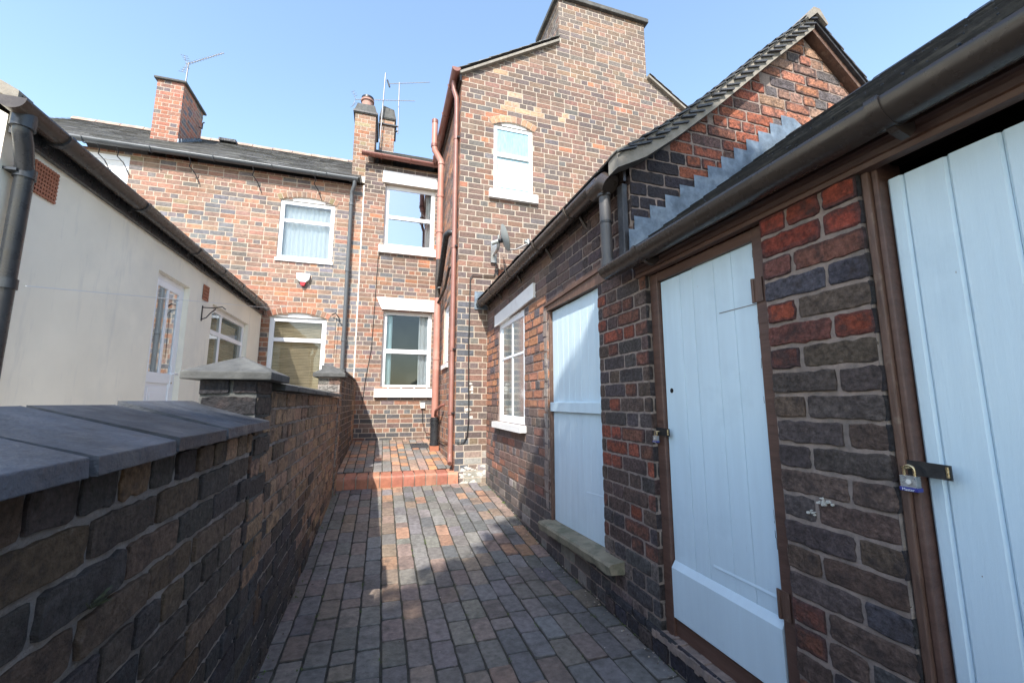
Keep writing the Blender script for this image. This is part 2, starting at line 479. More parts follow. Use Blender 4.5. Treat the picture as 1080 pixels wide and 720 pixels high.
def brickwork(mb, F, regions, pal, holes=(), ch=.083, L=.235, Hd=.118, bond='garden', depth=.006, hi=0, jit=.0015, joint=.011,
              mb_m='brick', mortar='mortar', zref=0.0, u_off=0.0, dvar=.0015, bev=.003, skip=0.0):
    """real bricks standing proud of a mortar face; regions are convex CCW polygons in (u,z)"""
    us = [p[0] for r in regions for p in r]
    zs = [p[1] for r in regions for p in r]
    u0, u1, z0, z1 = min(us), max(us), min(zs), max(zs)
    # mortar
    for reg in regions:
        cu = sorted(set([min(p[0] for p in reg), max(p[0] for p in reg)] + [h[0] for h in holes] + [h[1] for h in holes]))
        cz = sorted(set([min(p[1] for p in reg), max(p[1] for p in reg)] + [h[2] for h in holes] + [h[3] for h in holes]))
        for i in range(len(cu) - 1):
            for j in range(len(cz) - 1):
                mu, mz = (cu[i] + cu[i + 1]) / 2, (cz[j] + cz[j + 1]) / 2
                if any(h[0] < mu < h[1] and h[2] < mz < h[3] for h in holes): continue
                q = clip_poly([(cu[i], cz[j]), (cu[i + 1], cz[j]), (cu[i + 1], cz[j + 1]), (cu[i], cz[j + 1])], reg)
                if len(q) >= 3 and abs(area(q)) > 1e-6:
                    mb.add([F(a, b, 0) for a, b in q], [tuple(range(len(q)))], mortar)
    k0 = int(math.floor((z0 - zref) / ch)) - 1
    k1 = int(math.ceil((z1 - zref) / ch)) + 1
    for k in range(k0, k1):
        za, zb = zref + k * ch + joint / 2, zref + (k + 1) * ch - joint / 2
        zm = (za + zb) / 2
        if bond == 'garden': header = (k % 4 == 0)
        elif bond == 'flemish': header = None
        else: header = False
        u = u0 - L * 2 + u_off + ((L / 2 if k % 2 else 0) if header is not True else Hd / 2) + (R.uniform(-.006, .006))
        if header is None: u = u0 - L * 2 + u_off + (.0 if k % 2 else (L + Hd) / 2)
        t = 0
        if bond == 'pier':
            u = u0 + joint * -.5
            Lp = (u1 - u0 + joint) * .655
            t = k % 2
        while u < u1:
            if bond == 'pier': ln = Lp if t % 2 == 0 else (u1 - u0 + joint) * .345
            elif header is True: ln = Hd
            elif header is False: ln = L
            else: ln = L if t % 2 == 0 else Hd
            if header is False and R.random() < .06: ln = Hd
            t += 1
            a, b = u + joint / 2, u + ln - joint / 2
            u += ln
            # interval minus holes
            iv = [(a, b)]
            for h in holes:
                if h[2] < zm < h[3]:
                    nx = []
                    for (p, q) in iv:
                        if q <= h[0] or p >= h[1]: nx.append((p, q))
                        else:
                            if p < h[0] - .02: nx.append((p, h[0]))
                            if q > h[1] + .02: nx.append((h[1], q))
                    iv = nx
            for (p, q) in iv:
                if q - p < .02: continue
                cen = ((p + q) / 2, zm)
                if R.random() < skip: continue
                po = brick_outline(p, q, za, zb, hi, jit)
                if not all(any(inside(c_, r) for r in regions) for c_ in ((p, za), (q, za), (q, zb), (p, zb))):
                    done = False
                    for r in regions:
                        if inside(cen, r):
                            po = clip_poly(po, r)
                            done = True
                            break
                    if not done:
                        for r in regions:
                            c2 = clip_poly(po, r)
                            if len(c2) >= 3:
                                po = c2
                                done = True
                                break
                    if not done or len(po) < 3 or abs(area(po)) < 4e-4: continue
                c = pal(cen[0], zm)
                dd = depth + R.uniform(-dvar, dvar)
                emit_brick(mb, F, po, dd, mb_m, c, bev, tilt=R.uniform(-.006, .006))

def mix(a, b, t): return tuple(a[i] * (1 - t) + b[i] * t for i in range(3))
def pick(lst):
    s = sum(x[1] for x in lst)
    r = R.random() * s
    for x in lst:
        r -= x[1]
        if r <= 0: break
    k = R.uniform(.82, 1.18)
    c = x[0]
    return (c[0] * k, c[1] * k * R.uniform(.95, 1.05), c[2] * k * R.uniform(.93, 1.07))
def nzv(u, z, s, seed=0.0): return noise.noise(Vector((u * s + seed, z * s, seed * 1.7)))

def pal_terrace(u, z):
    n = nzv(u, z, .9, 3.1)
    if n > .18: return pick([((.175, .17, .18), 5), ((.28, .18, .135), 3), ((.38, .19, .12), 1.6)])
    if z < 3.4: return pick([((.37, .165, .10), 6), ((.29, .165, .115), 3.5), ((.18, .15, .14), 1.6)])
    return pick([((.32, .165, .115), 4), ((.27, .165, .125), 4), ((.17, .145, .14), 2.4), ((.33, .21, .15), 1), ((.25, .19, .12), .1)])
def pal_house(u, z):
    dark = z > 5.2
    if z < 1.0: return pick([((.09, .085, .09), 4), ((.24, .13, .09), 3), ((.17, .12, .1), 2)])
    if dark: return pick([((.12, .09, .08), 5), ((.26, .16, .11), 2)])
    return pick([((.23, .14, .105), 5), ((.17, .13, .12), 3), ((.30, .15, .10), 2), ((.42, .17, .09), .5), ((.13, .13, .14), 1.2)])
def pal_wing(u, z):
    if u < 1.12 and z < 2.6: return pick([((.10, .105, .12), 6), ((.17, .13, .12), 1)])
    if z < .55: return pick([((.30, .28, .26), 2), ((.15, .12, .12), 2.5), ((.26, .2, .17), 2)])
    if 1.5 < u < 2.6 and 5.55 < z < 6.3 and nzv(u, z, 2.4, 9) > -.05: return pick([((.42, .27, .17), 4), ((.13, .10, .09), 3)])
    if z > 6.4: return pick([((.19, .128, .094), 4), ((.15, .12, .105), 3), ((.24, .145, .10), 2)])
    return pick([((.175, .112, .086), 6), ((.13, .10, .09), 3.5), ((.225, .125, .092), 3), ((.36, .15, .085), .45), ((.13, .118, .114), 1), ((.20, .145, .105), .3)])
def pal_side(u, z): return pick([((.26, .15, .11), 4), ((.40, .19, .11), 3), ((.16, .12, .11), 2)])
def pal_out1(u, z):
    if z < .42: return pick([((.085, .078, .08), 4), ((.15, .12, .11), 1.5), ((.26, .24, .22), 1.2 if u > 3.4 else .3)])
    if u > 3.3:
        if z > 2.15: return pick([((.15, .10, .085), 4), ((.19, .115, .09), 2)])  # gutter's cast shadow put into darker brick colours
        if z > 1.2: return pick([((.38, .17, .10), 5), ((.45, .2, .11), 2), ((.2, .12, .1), 2), ((.12, .1, .11), 1)])  # sunlit band below it put into brighter bricks
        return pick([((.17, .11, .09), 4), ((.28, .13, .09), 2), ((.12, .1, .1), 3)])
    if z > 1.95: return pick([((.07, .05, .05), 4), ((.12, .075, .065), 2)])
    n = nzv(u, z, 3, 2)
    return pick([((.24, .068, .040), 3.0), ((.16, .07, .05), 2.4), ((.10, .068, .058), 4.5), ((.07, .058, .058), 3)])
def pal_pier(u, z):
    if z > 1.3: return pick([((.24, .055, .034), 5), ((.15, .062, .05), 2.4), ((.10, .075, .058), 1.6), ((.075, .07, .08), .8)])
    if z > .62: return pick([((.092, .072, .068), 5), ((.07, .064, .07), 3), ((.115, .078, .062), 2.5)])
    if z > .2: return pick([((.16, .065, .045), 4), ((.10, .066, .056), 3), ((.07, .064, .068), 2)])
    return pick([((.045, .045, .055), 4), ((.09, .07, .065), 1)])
def pal_gable1(u, z):
    if u < 1.72 + R.uniform(-.12, .12) and z < 2.95: return pick([((.035, .03, .036), 5), ((.07, .045, .042), 1)])  # shade on the lower left corner put into near-black bricks
    if u > 2.45: return pick([((.36, .15, .09), 4), ((.30, .18, .13), 3), ((.12, .10, .10), 2.5)])
    return pick([((.30, .095, .055), 6), ((.22, .085, .055), 3), ((.12, .07, .06), 2)])
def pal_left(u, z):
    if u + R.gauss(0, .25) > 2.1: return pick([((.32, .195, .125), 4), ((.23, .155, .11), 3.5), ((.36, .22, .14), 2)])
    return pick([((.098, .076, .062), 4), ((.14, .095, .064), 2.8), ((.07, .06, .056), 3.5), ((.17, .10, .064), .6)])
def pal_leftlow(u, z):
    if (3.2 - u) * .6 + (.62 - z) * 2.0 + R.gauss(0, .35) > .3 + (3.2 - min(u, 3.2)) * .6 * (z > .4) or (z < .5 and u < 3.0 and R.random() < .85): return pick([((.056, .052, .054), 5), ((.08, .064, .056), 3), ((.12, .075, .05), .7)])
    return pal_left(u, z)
def pal_chim(u, z): return pick([((.38, .14, .085), 4), ((.29, .14, .10), 3), ((.15, .12, .12), 1.6)])
def pal_stack(u, z): return pick([((.29, .17, .11), 4), ((.22, .15, .115), 3), ((.34, .14, .08), 1.4), ((.25, .20, .11), .6)])

def rect(u0, u1, z0, z1): return [(u0, z0), (u1, z0), (u1, z1), (u0, z1)]
def reveal(mb, F, h, depth, m, c=(.2, .13, .1)):
    """the four inner faces of an opening"""
    u0, u1, z0, z1 = h
    for q in ([(u0, z0), (u0, z1)], [(u1, z0), (u1, z1)], [(u0, z1), (u1, z1)], [(u0, z0), (u1, z0)]):
        a, b = q
        mb.add([F.p(a[0], a[1], 0), F.p(b[0], b[1], 0), F.p(b[0], b[1], -depth), F.p(a[0], a[1], -depth)], [(0, 1, 2, 3)], m, c=c)

def window(parent, F, u0, u1, z0, z1, rec=.07, fw=.055, bars_u=(), bars_z=(), rails=(), mg='glass', back=None, back_d=.06, arch=0.0,
           name='window', room='room', frame_m='white', curtain=None, bt=.035, label=None):
    """frame mesh > pane, curtain / blind meshes. u,z are the outer frame; rec = how far behind the wall face"""
    mb = MB()
    d0, d1 = -rec - .05, -rec
    F.box(mb, u0, u0 + fw, z0, z1, d0, d1, frame_m)
    F.box(mb, u1 - fw, u1, z0, z1, d0, d1, frame_m)
    F.box(mb, u0 + fw, u1 - fw, z0, z0 + fw, d0, d1, frame_m)
    F.box(mb, u0 + fw, u1 - fw, z1 - fw, z1, d0, d1, frame_m)
    if arch:
        n = 10
        pts = [(u0, z1 + .001)] + [(u1, z1 + .001)]
        for i in range(n + 1):
            t = i / n
            pts.append((u1 + (u0 - u1) * t, z1 + .002 + arch * (1 - (2 * t - 1) ** 2)))
        F.poly(mb, pts[:2] + pts[3:-1], d0, d1, frame_m)
    for a in bars_u: F.box(mb, a - bt / 2, a + bt / 2, z0 + fw, z1 - fw, d0 + .004, d1 - .006, frame_m)
    for a in bars_z:
        F.box(mb, u0 + fw, u1 - fw, a - bt / 2, a + bt / 2, d0 + .007, d1 - .003, frame_m)
    for (a, b, t) in rails: F.box(mb, u0 + fw, u1 - fw, a, b, d0 + .002, d1 + t, frame_m)
    fr = mb.build(name, parent, label, bevel=.004)
    p = MB()
    pd = d1 - .014
    p.add([F.p(u0 + fw * .8, z0 + fw * .8, pd), F.p(u1 - fw * .8, z0 + fw * .8, pd), F.p(u1 - fw * .8, z1 - fw * .8, pd), F.p(u0 + fw * .8, z1 - fw * .8, pd)], [(0, 1, 2, 3)], mg)
    p.build('pane', fr)
    rm = MB()
    dd = -rec - .9
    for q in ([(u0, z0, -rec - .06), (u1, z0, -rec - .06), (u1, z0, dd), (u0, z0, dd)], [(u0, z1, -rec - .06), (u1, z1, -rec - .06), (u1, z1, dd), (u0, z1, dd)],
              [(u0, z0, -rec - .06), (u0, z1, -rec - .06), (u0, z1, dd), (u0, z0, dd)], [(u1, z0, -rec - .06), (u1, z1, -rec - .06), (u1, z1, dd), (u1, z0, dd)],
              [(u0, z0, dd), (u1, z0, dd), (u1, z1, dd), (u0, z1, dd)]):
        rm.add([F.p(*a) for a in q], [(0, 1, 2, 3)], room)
    rm.build('room_interior', fr)
    if curtain:
        for (nm, a, b, za, zb, m) in curtain:
            cm = MB()
            n = max(6, int(abs(b - a) / .02))
            vs = []
            slatted = (nm == 'blind')
            if slatted:
                k = int((zb - za) / .028)
                for i in range(k):
                    zz = za + i * .028
                    F.box(cm, a, b, zz, zz + .024, -rec - .10 - (i % 2) * .003, -rec - .095, m)
            else:
                for i in range(n + 1):
                    t = i / n
                    off = .012 * math.sin(i * 1.7) + .006 * math.sin(i * .6)
                    vs.append(F.p(a + (b - a) * t, za, -rec - .10 + off))
                    vs.append(F.p(a + (b - a) * t, zb, -rec - .10 + off))
                cm.add(vs, [(2 * i, 2 * i + 2, 2 * i + 3, 2 * i + 1) for i in range(n)], m, smooth=True)
            cm.build(nm, fr)
    return fr

def arch_bricks(mb, F, u0, u1, z, rise, h=.11, n=None, pal=None, m='brick', mo='mortar'):
    n = n or int((u1 - u0 + .1) / .075)
    w_ = (u1 - u0) / 2
    rad = (w_ * w_ + rise * rise) / (2 * rise)
    cu, cz = (u0 + u1) / 2, z + rise - rad
    a0 = math.asin((w_ + .03) / rad)
    q = []
    for i in range(n + 1):
        a = -a0 + 2 * a0 * i / n
        q.append((a, (cu + math.sin(a) * rad, cz + math.cos(a) * rad), (cu + math.sin(a) * (rad + h), cz + math.cos(a) * (rad + h))))
    for i in range(n):
        g = .006
        def pt(a, r): return (cu + math.sin(a) * r, cz + math.cos(a) * r)
        a, b = q[i][0], q[i + 1][0]
        mb.add([F.p(*pt(a, rad - .004), .0075), F.p(*pt(b, rad - .004), .0075), F.p(*pt(b, rad + h), .0075), F.p(*pt(a, rad + h), .0075)], [(0, 1, 2, 3)], mo)
        mb.add([F.p(*pt(a, rad - .004), .0075), F.p(*pt(b, rad - .004), .0075), F.p(*pt(b, rad - .004), -.1), F.p(*pt(a, rad - .004), -.1)], [(0, 1, 2, 3)], mo)
        ga = g / rad
        po = [pt(a + ga, rad), pt(b - ga, rad), pt(b - ga * .7, rad + h - .006), pt(a + ga * .7, rad + h - .006)]
        po = po if area(po) > 0 else po[::-1]
        emit_brick(mb, F.p, po, .0125, m, (pal or pal_stack)(u0, z), .003, base=.005)
def arch_holes(u0, u1, z0, z1, rise, n=10):
    hs = [(u0, u1, z0, z1)]
    for i in range(n):
        a, b = u0 + (u1 - u0) * i / n, u0 + (u1 - u0) * (i + 1) / n
        t = (i + .5) / n
        hs.append((a, b, z1 - .001, z1 + rise * (1 - (2 * t - 1) ** 2) + .004))
    return hs

def slates(mb, P0, A, B, la, lb, sw=.25, sh=.20, m='slate', base=(.085, .085, .088), th=.006, tilt=.012, var=.3):
    """rows of slates on a plane: A = direction along eaves, B = direction up slope"""
    P0, A, B = Vector(P0), Vector(A).normalized(), Vector(B).normalized()
    N = A.cross(B).normalized()
    if N.z < 0: N = -N
    rows = int(lb / sh) + 1
    mb.add([P0, P0 + A * la, P0 + A * la + B * lb, P0 + B * lb], [(0, 1, 2, 3)], 'slate_edge')
    for r in range(rows):
        b0 = r * sh
        b1 = min(lb, b0 + sh * 1.15)
        if b1 - b0 < .03: continue
        a = -sw / 2 if r % 2 else 0
        while a < la - .01:
            x0, x1 = max(0, a + .003), min(la, a + sw - .003)
            a += sw
            if x1 - x0 < .02: continue
            k = R.uniform(1 - var, 1 + var)
            c = (base[0] * k, base[1] * k, base[2] * k * R.uniform(.92, 1.05))
            lift = tilt + R.uniform(0, .004)
            dz = R.uniform(-.006, .006)
            q = [P0 + A * x0 + B * (b0 + dz), P0 + A * x1 + B * (b0 + dz), P0 + A * x1 + B * b1, P0 + A * x0 + B * b1]
            vs = [q[0] + N * (lift), q[1] + N * lift, q[2] + N * .003, q[3] + N * .003,
                  q[0] + N * (lift + th), q[1] + N * (lift + th), q[2] + N * (th + .003), q[3] + N * (th + .003)]
            mb.hexa(vs, m, c)

# ================================================================== ground
def gz(y):
    t = max(0.0, y - 2.9)
    return .072 * t * min(1.0, .45 + t * .4) if t < 2.7 else .072 * t
def pz(y): return .335 + .075 * (y - 5.55)

g = MB()
g.add([(-90, -90, -.06), (90, -90, -.06), (90, 90, -.06), (-90, 90, -.06)], [(0, 1, 2, 3)], 'earth')
tag(g.build('ground'), kind='structure')
g = MB()
g.box(-9, -.70, -8, 8.05, -.05, .33, 'concrete')
tag(g.build('neighbouring_yard'), kind='structure')

def paving(name, x0, x1, y0, y1, zf, pal, wcol=.116, ln=.228):
    mb = MB()
    ny = 40
    vs = []
    for i in range(ny + 1):
        y = y0 + (y1 - y0) * i / ny
        vs += [(x0, y, zf(y)), (x1, y, zf(y))]
    mb.add(vs, [(2 * i, 2 * i + 1, 2 * i + 3, 2 * i + 2) for i in range(ny)], 'joint')
    x = x0 - .03
    reg = rect(x0 + .004, x1 - .004, y0, y1)
    ci = 0
    while x < x1:
        wd = wcol + R.uniform(-.004, .004)
        y = y0 - R.uniform(0, ln)
        sk = R.uniform(-.004, .004)
        while y < y1:
            l_ = ln * R.choice([1, 1, 1, 1, 1, .97, 1.03, .52, 1.0])
            g_ = .005
            a, b, c_, d_ = x + g_, x + wd - g_, y + g_, y + l_ - g_
            near = y > -0.2
            po = brick_outline(a, b, c_, d_, 1 if near else 0, .0024)
            po = clip_poly(po, reg)
            if len(po) >= 3 and abs(area(po)) > 5e-4:
                lift = R.uniform(.004, .011)
                tx, ty = R.uniform(-.02, .02), R.uniform(-.015, .015)
                cx, cy = (a + b) / 2, (c_ + d_) / 2
                F = lambda u, v, d, cx=cx, cy=cy, tx=tx, ty=ty: Vector((u, v, zf(v) + d + (tx * (u - cx) + ty * (v - cy) if d > 0 else 0)))
                emit_brick(mb, F, po, lift, 'paver', pal(cx, cy), .004)
            y += l_
        x += wd
    o = mb.build(name)
    tag(o, kind='structure')
    return o
def pal_path(x, y):
    if y > 3.2 and x > -.1: return pick([((.18, .172, .165), 5), ((.22, .165, .135), 3), ((.32, .19, .125), 1.0), ((.13, .13, .132), 2)])  # sunlit stretch of the path put into paler, warmer pavers
    if x > .6: return pick([((.135, .131, .131), 6), ((.165, .145, .132), 3.5), ((.18, .145, .122), 1.5)])
    return pick([((.152, .142, .133), 5), ((.185, .147, .125), 3), ((.168, .15, .136), 3), ((.21, .15, .115), .4)])
def pal_patio(x, y): return pick([((.19, .18, .17), 4), ((.26, .19, .15), 3), ((.44, .23, .13), 2.2), ((.36, .24, .18), 1.5)])
paving('path', -.50, 1.34, -2.2, 5.46, gz, pal_path)
paving('patio', -.50, .925, 5.70, 8.09, pz, pal_patio)

# ---- brick step
st = thing('brick_step', (.2, 5.5, .18), 'row of rounded terracotta red bricks forming the step up to the patio', 'step')
nb = 11
for i in range(nb):
    mb = MB()
    a = -.525 + 1.5 * i / nb + .006
    b = -.525 + 1.5 * (i + 1) / nb - .006
    z0, z1 = gz(5.46) - .03, .335 + R.uniform(-.004, .004)
    y0, y1 = 5.455 + R.uniform(-.006, .006), 5.70
    pro = [(y1, z0), (y1, z1 + .008), (y0 + .035, z1), (y0 + .014, z1 - .008), (y0 + .003, z1 - .026), (y0, z1 - .05), (y0, z0)]
    mb.prism([(a, y, z) for y, z in pro], (b - a, 0, 0), 'step', c=pick([((.38, .145, .09), 4), ((.34, .125, .08), 2), ((.42, .19, .125), 1)]))
    mb.build('step_brick', st, bevel=.005)
mb = MB()
mb.box(-.52, .965, 5.475, 5.69, gz(5.46) - .03, .318, 'mortar')
mb.build('mortar_bed', st)

# ================================================================== terraced house (left, orange brick)
YB = 8.1
FB = Face((0, YB, 0), (1, 0, 0), (0, -1, 0))
th = thing('terraced_house', (-3.4, YB, .4), 'orange and grey brick terraced house with slate roof, chimney and arched white windows at left', 'house')
w1 = (-1.91, -.99, 3.76, 4.88)
w2 = (-1.93, -1.01, 1.35, 2.70)
w3 = (-5.25, -4.20, 3.9, 5.29)
hs = arch_holes(*w1, .09) + arch_holes(*w2, .09) + [w3]
mb = MB()
brickwork(mb, FB.p, [rect(-6.6, -.505, .3, 5.36)], pal_terrace, holes=hs, mb_m='brick', mortar='mortar_tan', bond='garden', depth=.0025, joint=.0125, jit=.0022, dvar=.001, bev=.0015)
arch_bricks(mb, FB, w1[0], w1[1], w1[3], .09, mo='mortar_tan')
arch_bricks(mb, FB, w2[0], w2[1], w2[3], .09, mo='mortar_tan', pal=pal_terrace)
for h in (w1, w2, w3): reveal(mb, FB, h, .09, 'mortar_tan')
mb.box(-6.6, -.505, YB + 1.2, 13.5, .3, 5.36, 'mortar_tan')
mb.box(-6.6, -6.5, YB + .01, 13.5, .3, 5.36, 'mortar_tan')
mb.box(-6.6, -.505, YB + .01, YB + 1.3, 5.3, 5.36, 'mortar_tan')
mb.build('wall', th)
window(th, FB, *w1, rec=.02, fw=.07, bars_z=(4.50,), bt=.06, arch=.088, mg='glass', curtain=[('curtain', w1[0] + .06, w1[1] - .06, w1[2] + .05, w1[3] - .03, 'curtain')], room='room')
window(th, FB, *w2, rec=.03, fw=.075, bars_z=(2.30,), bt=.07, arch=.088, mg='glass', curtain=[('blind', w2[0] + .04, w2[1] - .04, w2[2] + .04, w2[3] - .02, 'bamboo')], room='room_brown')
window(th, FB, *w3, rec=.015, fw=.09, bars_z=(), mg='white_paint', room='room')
for h in (w1, w2):
    mb = MB()
    FB.box(mb, h[0] - .02, h[1] + .02, h[2] - .045, h[2] + .012, -.08, .03, 'white')
    mb.build('sill', th, bevel=.004)
# roof
mb = MB()
eav = Vector((0, 7.98, 5.40))
sd = Vector((0, 1, .667)).normalized()
slates(mb, (-6.8, 7.96, 5.42), (1, 0, 0), sd, 6.22, 3.65, sw=.28, sh=.19, base=(.17, .165, .155), tilt=.016)
rf_y, rf_z = 7.96 + sd.y * 3.65, 5.42 + sd.z * 3.65
mb.add([(-6.8, rf_y, rf_z), (-.58, rf_y, rf_z), (-.58, rf_y + 3, rf_z - 2), (-6.8, rf_y + 3, rf_z - 2)], [(0, 1, 2, 3)], 'slate_edge')
mb.add([(-.58, 7.96, 5.42), (-.58, rf_y, rf_z), (-.58, rf_y + 3, 5.42)], [(0, 1, 2)], 'slate_edge')
roof = mb.build('roof', th)
mb = MB()
x = -6.8
while x < -.7:
    l_ = .44
    mb.prism([(x, rf_y - .13, rf_z - .06), (x, rf_y - .06, rf_z + .035), (x, rf_y, rf_z + .06), (x, rf_y + .06, rf_z + .035), (x, rf_y + .13, rf_z - .06)], (l_ - .012, 0, R.uniform(-.01, .01)), 'ridge')
    x += l_
mb.build('ridge_tiles', roof)
# gutter
gt = MB()
gt.half_pipe((-6.8, 7.93, 5.42), (-.60, 7.93, 5.40), .062, 'grey_plastic', (0, 1, 0))
go = gt.build('gutter', th)
for x in (-5.6, -4.75, -3.85, -2.95, -2.05, -1.15):
    b = MB()
    b.tube([(x, 7.93 + math.cos(a) * .068, 5.405 + math.sin(a) * .068) for a in [math.pi + math.pi * i / 8 for i in range(9)]], .008, 'grey_plastic', 6)
    b.build('gutter_bracket', go)
dp = MB()
dp.tube([(-.66, 7.93, 5.36), (-.66, 7.94, 5.27), (-.70, 8.0, 5.17), (-.705, 8.03, 5.05), (-.70, 8.03, 1.0)], .036, 'grey_plastic', 12)
for z in (4.9, 3.6, 2.3): dp.tube([(-.703, 8.03, z), (-.703, 8.03, z + .05)], .045, 'grey_plastic', 12)
dp.build('downpipe', th)
# chimney
def stack(parent, x0, x1, y0, y1, z0, z1, pal, name='chimney_stack', capm='cap', capt=.07, over=.05, flash=None, mort='mortar'):
    mb = MB()
    for F, a, b in ((Face((0, y0, 0), (1, 0, 0), (0, -1, 0)), x0, x1), (Face((x1, 0, 0), (0, 1, 0), (1, 0, 0)), y0, y1),
                    (Face((x0, 0, 0), (0, 1, 0), (-1, 0, 0)), y0, y1)):
        brickwork(mb, F.p, [rect(a, b, z0, z1)], pal, bond='flemish', depth=.0025, joint=.012, dvar=.001, bev=.0015, mortar=mort)
    mb.add([(x0, y1, z0), (x1, y1, z0), (x1, y1, z1), (x0, y1, z1)], [(0, 1, 2, 3)], 'mortar')
    mb.add([(x0, y0, z1), (x1, y0, z1), (x1, y1, z1), (x0, y1, z1)], [(0, 1, 2, 3)], 'mortar')
    o = mb.build(name, parent)
    c = MB()
    c.box(x0 - over, x1 + over, y0 - over, y1 + over, z1 + .001, z1 + capt, capm)
    c.build('chimney_cap', o, bevel=.008)
    return o
s1 = stack(th, -4.56, -4.11, 9.3, 10.25, 6.0, 7.62, pal_chim, capt=.045)
mb = MB()
mb.box(-4.60, -4.07, 9.24, 9.275, 6.16, 6.27, 'flash_white')
for i in range(9):
    y = 9.26 + i * .11
    z = 6.30 + i * .11 * .667
    mb.box(-4.10, -4.072, y, y + .108, z - .10, z + .09, 'lead')
mb.build('flashing', s1)
mb = MB()
for i in range(7):
    F = Face((-.505, 0, 0), (0, 1, 0), (1, 0, 0))
mb.tube([(-4.07, 10.0, 7.15), (-4.0, 10.0, 7.12), (-4.0, 10.0, 7.25), (-3.97, 10.0, 7.28)], .012, 'iron', 6)
mb.build('wall_hook', s1)
mb = MB()
mb.box(-3.9, -3.55, 10.6, 10.9, 7.28, 7.34, 'slate_edge')
mb.build('roof_vent', roof)

# ================================================================== brick house (centre: back wall + wing)
bh = thing('brick_house', (1.8, 6.5, .3), 'brown brick house with tall gabled wing, big gable chimney and white sash windows', 'house')
# back wall
FBk = Face((0, YB - .03, 0), (1, 0, 0), (0, -1, 0))
u_w = (-.10, .87, 4.19, 5.47)
l_w = (-.035, .87, 1.46, 2.93)
mb = MB()
brickwork(mb, FBk.p, [rect(-.49, .93, .3, 5.85)], pal_house, holes=[u_w, l_w], bond='garden', mortar='mortar', depth=.0025, joint=.0125, jit=.0022, dvar=.001, bev=.0015)
for h in (u_w, l_w): reveal(mb, FBk, h, .10, 'mortar')
mb.box(-.508, -.4895, YB - .034, YB + .02, .3, 5.36, 'flash_white')
# side wall above the terrace roof
mb.add([(-.49, YB, 5.3), (-.49, 9.75, 5.3), (-.49, 9.75, 7.0), (-.49, YB, 5.85)], [(0, 1, 2, 3)], 'mortar')
mb.box(-.49, .92, 12.5, 12.6, .3, 5.85, 'mortar')
mb.box(-.49, 5.3, YB + 1.1, YB + 1.15, .3, 5.85, 'mortar')
# wing, gable wall
YG = 5.5
FG = Face((0, YG, 0), (1, 0, 0), (0, -1, 0))
g_w = (1.42, 2.03, 4.25, 5.30)
XS = .93
slope = .62
px_, pzk = 3.13, 6.03 + .62 * (3.13 - .93)
def ztop(x): return 6.03 + slope * (x - XS) if x < px_ else pzk - slope * (x - px_)
regs = [[(XS, .15), (2.5, .15), (2.5, ztop(2.5)), (XS, ztop(XS))], rect(2.5, 4.13, .15, 7.78), [(4.13, .15), (5.33, .15), (5.33, ztop(5.33)), (4.13, ztop(4.13))]]
hs = arch_holes(*g_w, .075)
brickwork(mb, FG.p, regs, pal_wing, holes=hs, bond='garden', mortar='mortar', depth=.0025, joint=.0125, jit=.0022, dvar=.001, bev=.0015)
reveal(mb, FG, g_w, .09, 'mortar')
arch_bricks(mb, FG, g_w[0], g_w[1], g_w[3], .075, pal=lambda u, z: pick([((.45, .25, .15), 4), ((.3, .17, .12), 1)]))
# wing side wall
FS = Face((XS, 0, 0), (0, 1, 0), (-1, 0, 0))
s_w = (6.28, 6.80, 1.80, 2.75)
brickwork(mb, FS.p, [rect(YG, 8.07, .15, 6.0)], pal_side, holes=[s_w], bond='garden', mortar='mortar', depth=.0025, joint=.0125, jit=.0022, dvar=.001, bev=.0015)
reveal(mb, FS, s_w, .08, 'mortar')
mb.box(5.25, 5.33, YG + .01, 12.5, .15, 4.9, 'mortar')
mb.box(XS + 1.1, 5.2, YG + 1.0, YG + 1.05, .15, 5.9, 'mortar')
mb.box(XS + 1.1, XS + 1.15, YG + 1.0, 12.5, .15, 5.9, 'mortar')
mb.build('wall', bh)
# whitewash and repair patches at the base of the gable
mb = MB()
for (a, b, z0, z1, n) in ((.99, 1.34, .17, .40, 26), (1.05, 1.16, 1.0, 1.5, 10)):
    for i in range(n):
        u, z = R.uniform(a, b), R.uniform(z0, z1)
        rr = R.uniform(.008, .026)
        pts = []
        for k in range(11):
            t = 2 * math.pi * k / 11
            r2 = rr * R.uniform(.6, 1.3)
            pts.append((min(b, max(a, u + math.cos(t) * r2 * 1.7)), max(z0, z + math.sin(t) * r2)))
        FG.poly(mb, pts, .001, .0042 + i * .00004, 'tape')
mb.build('whitewash_patch', bh)['kind'] = 'stuff'

# windows of the house
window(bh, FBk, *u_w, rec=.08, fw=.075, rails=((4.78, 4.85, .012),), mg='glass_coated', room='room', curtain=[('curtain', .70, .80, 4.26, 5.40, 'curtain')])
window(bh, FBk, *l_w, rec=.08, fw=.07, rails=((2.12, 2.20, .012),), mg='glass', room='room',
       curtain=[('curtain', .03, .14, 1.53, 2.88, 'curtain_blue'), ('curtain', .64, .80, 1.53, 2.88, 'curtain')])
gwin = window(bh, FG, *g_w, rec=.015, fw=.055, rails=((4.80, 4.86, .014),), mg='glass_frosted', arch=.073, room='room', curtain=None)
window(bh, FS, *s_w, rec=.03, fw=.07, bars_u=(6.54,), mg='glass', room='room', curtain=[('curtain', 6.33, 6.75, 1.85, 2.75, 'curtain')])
def slab(parent, F, nm, pts, d0, d1, m='white_paint', bev=.006):
    mb = MB()
    F.poly(mb, pts, d0, d1, m)
    return mb.build(nm, parent, bevel=bev)
slab(bh, FBk, 'lintel', [(-.07, 2.94), (.90, 2.94), (.90, 3.17), (-.17, 3.17)], -.04, .035)
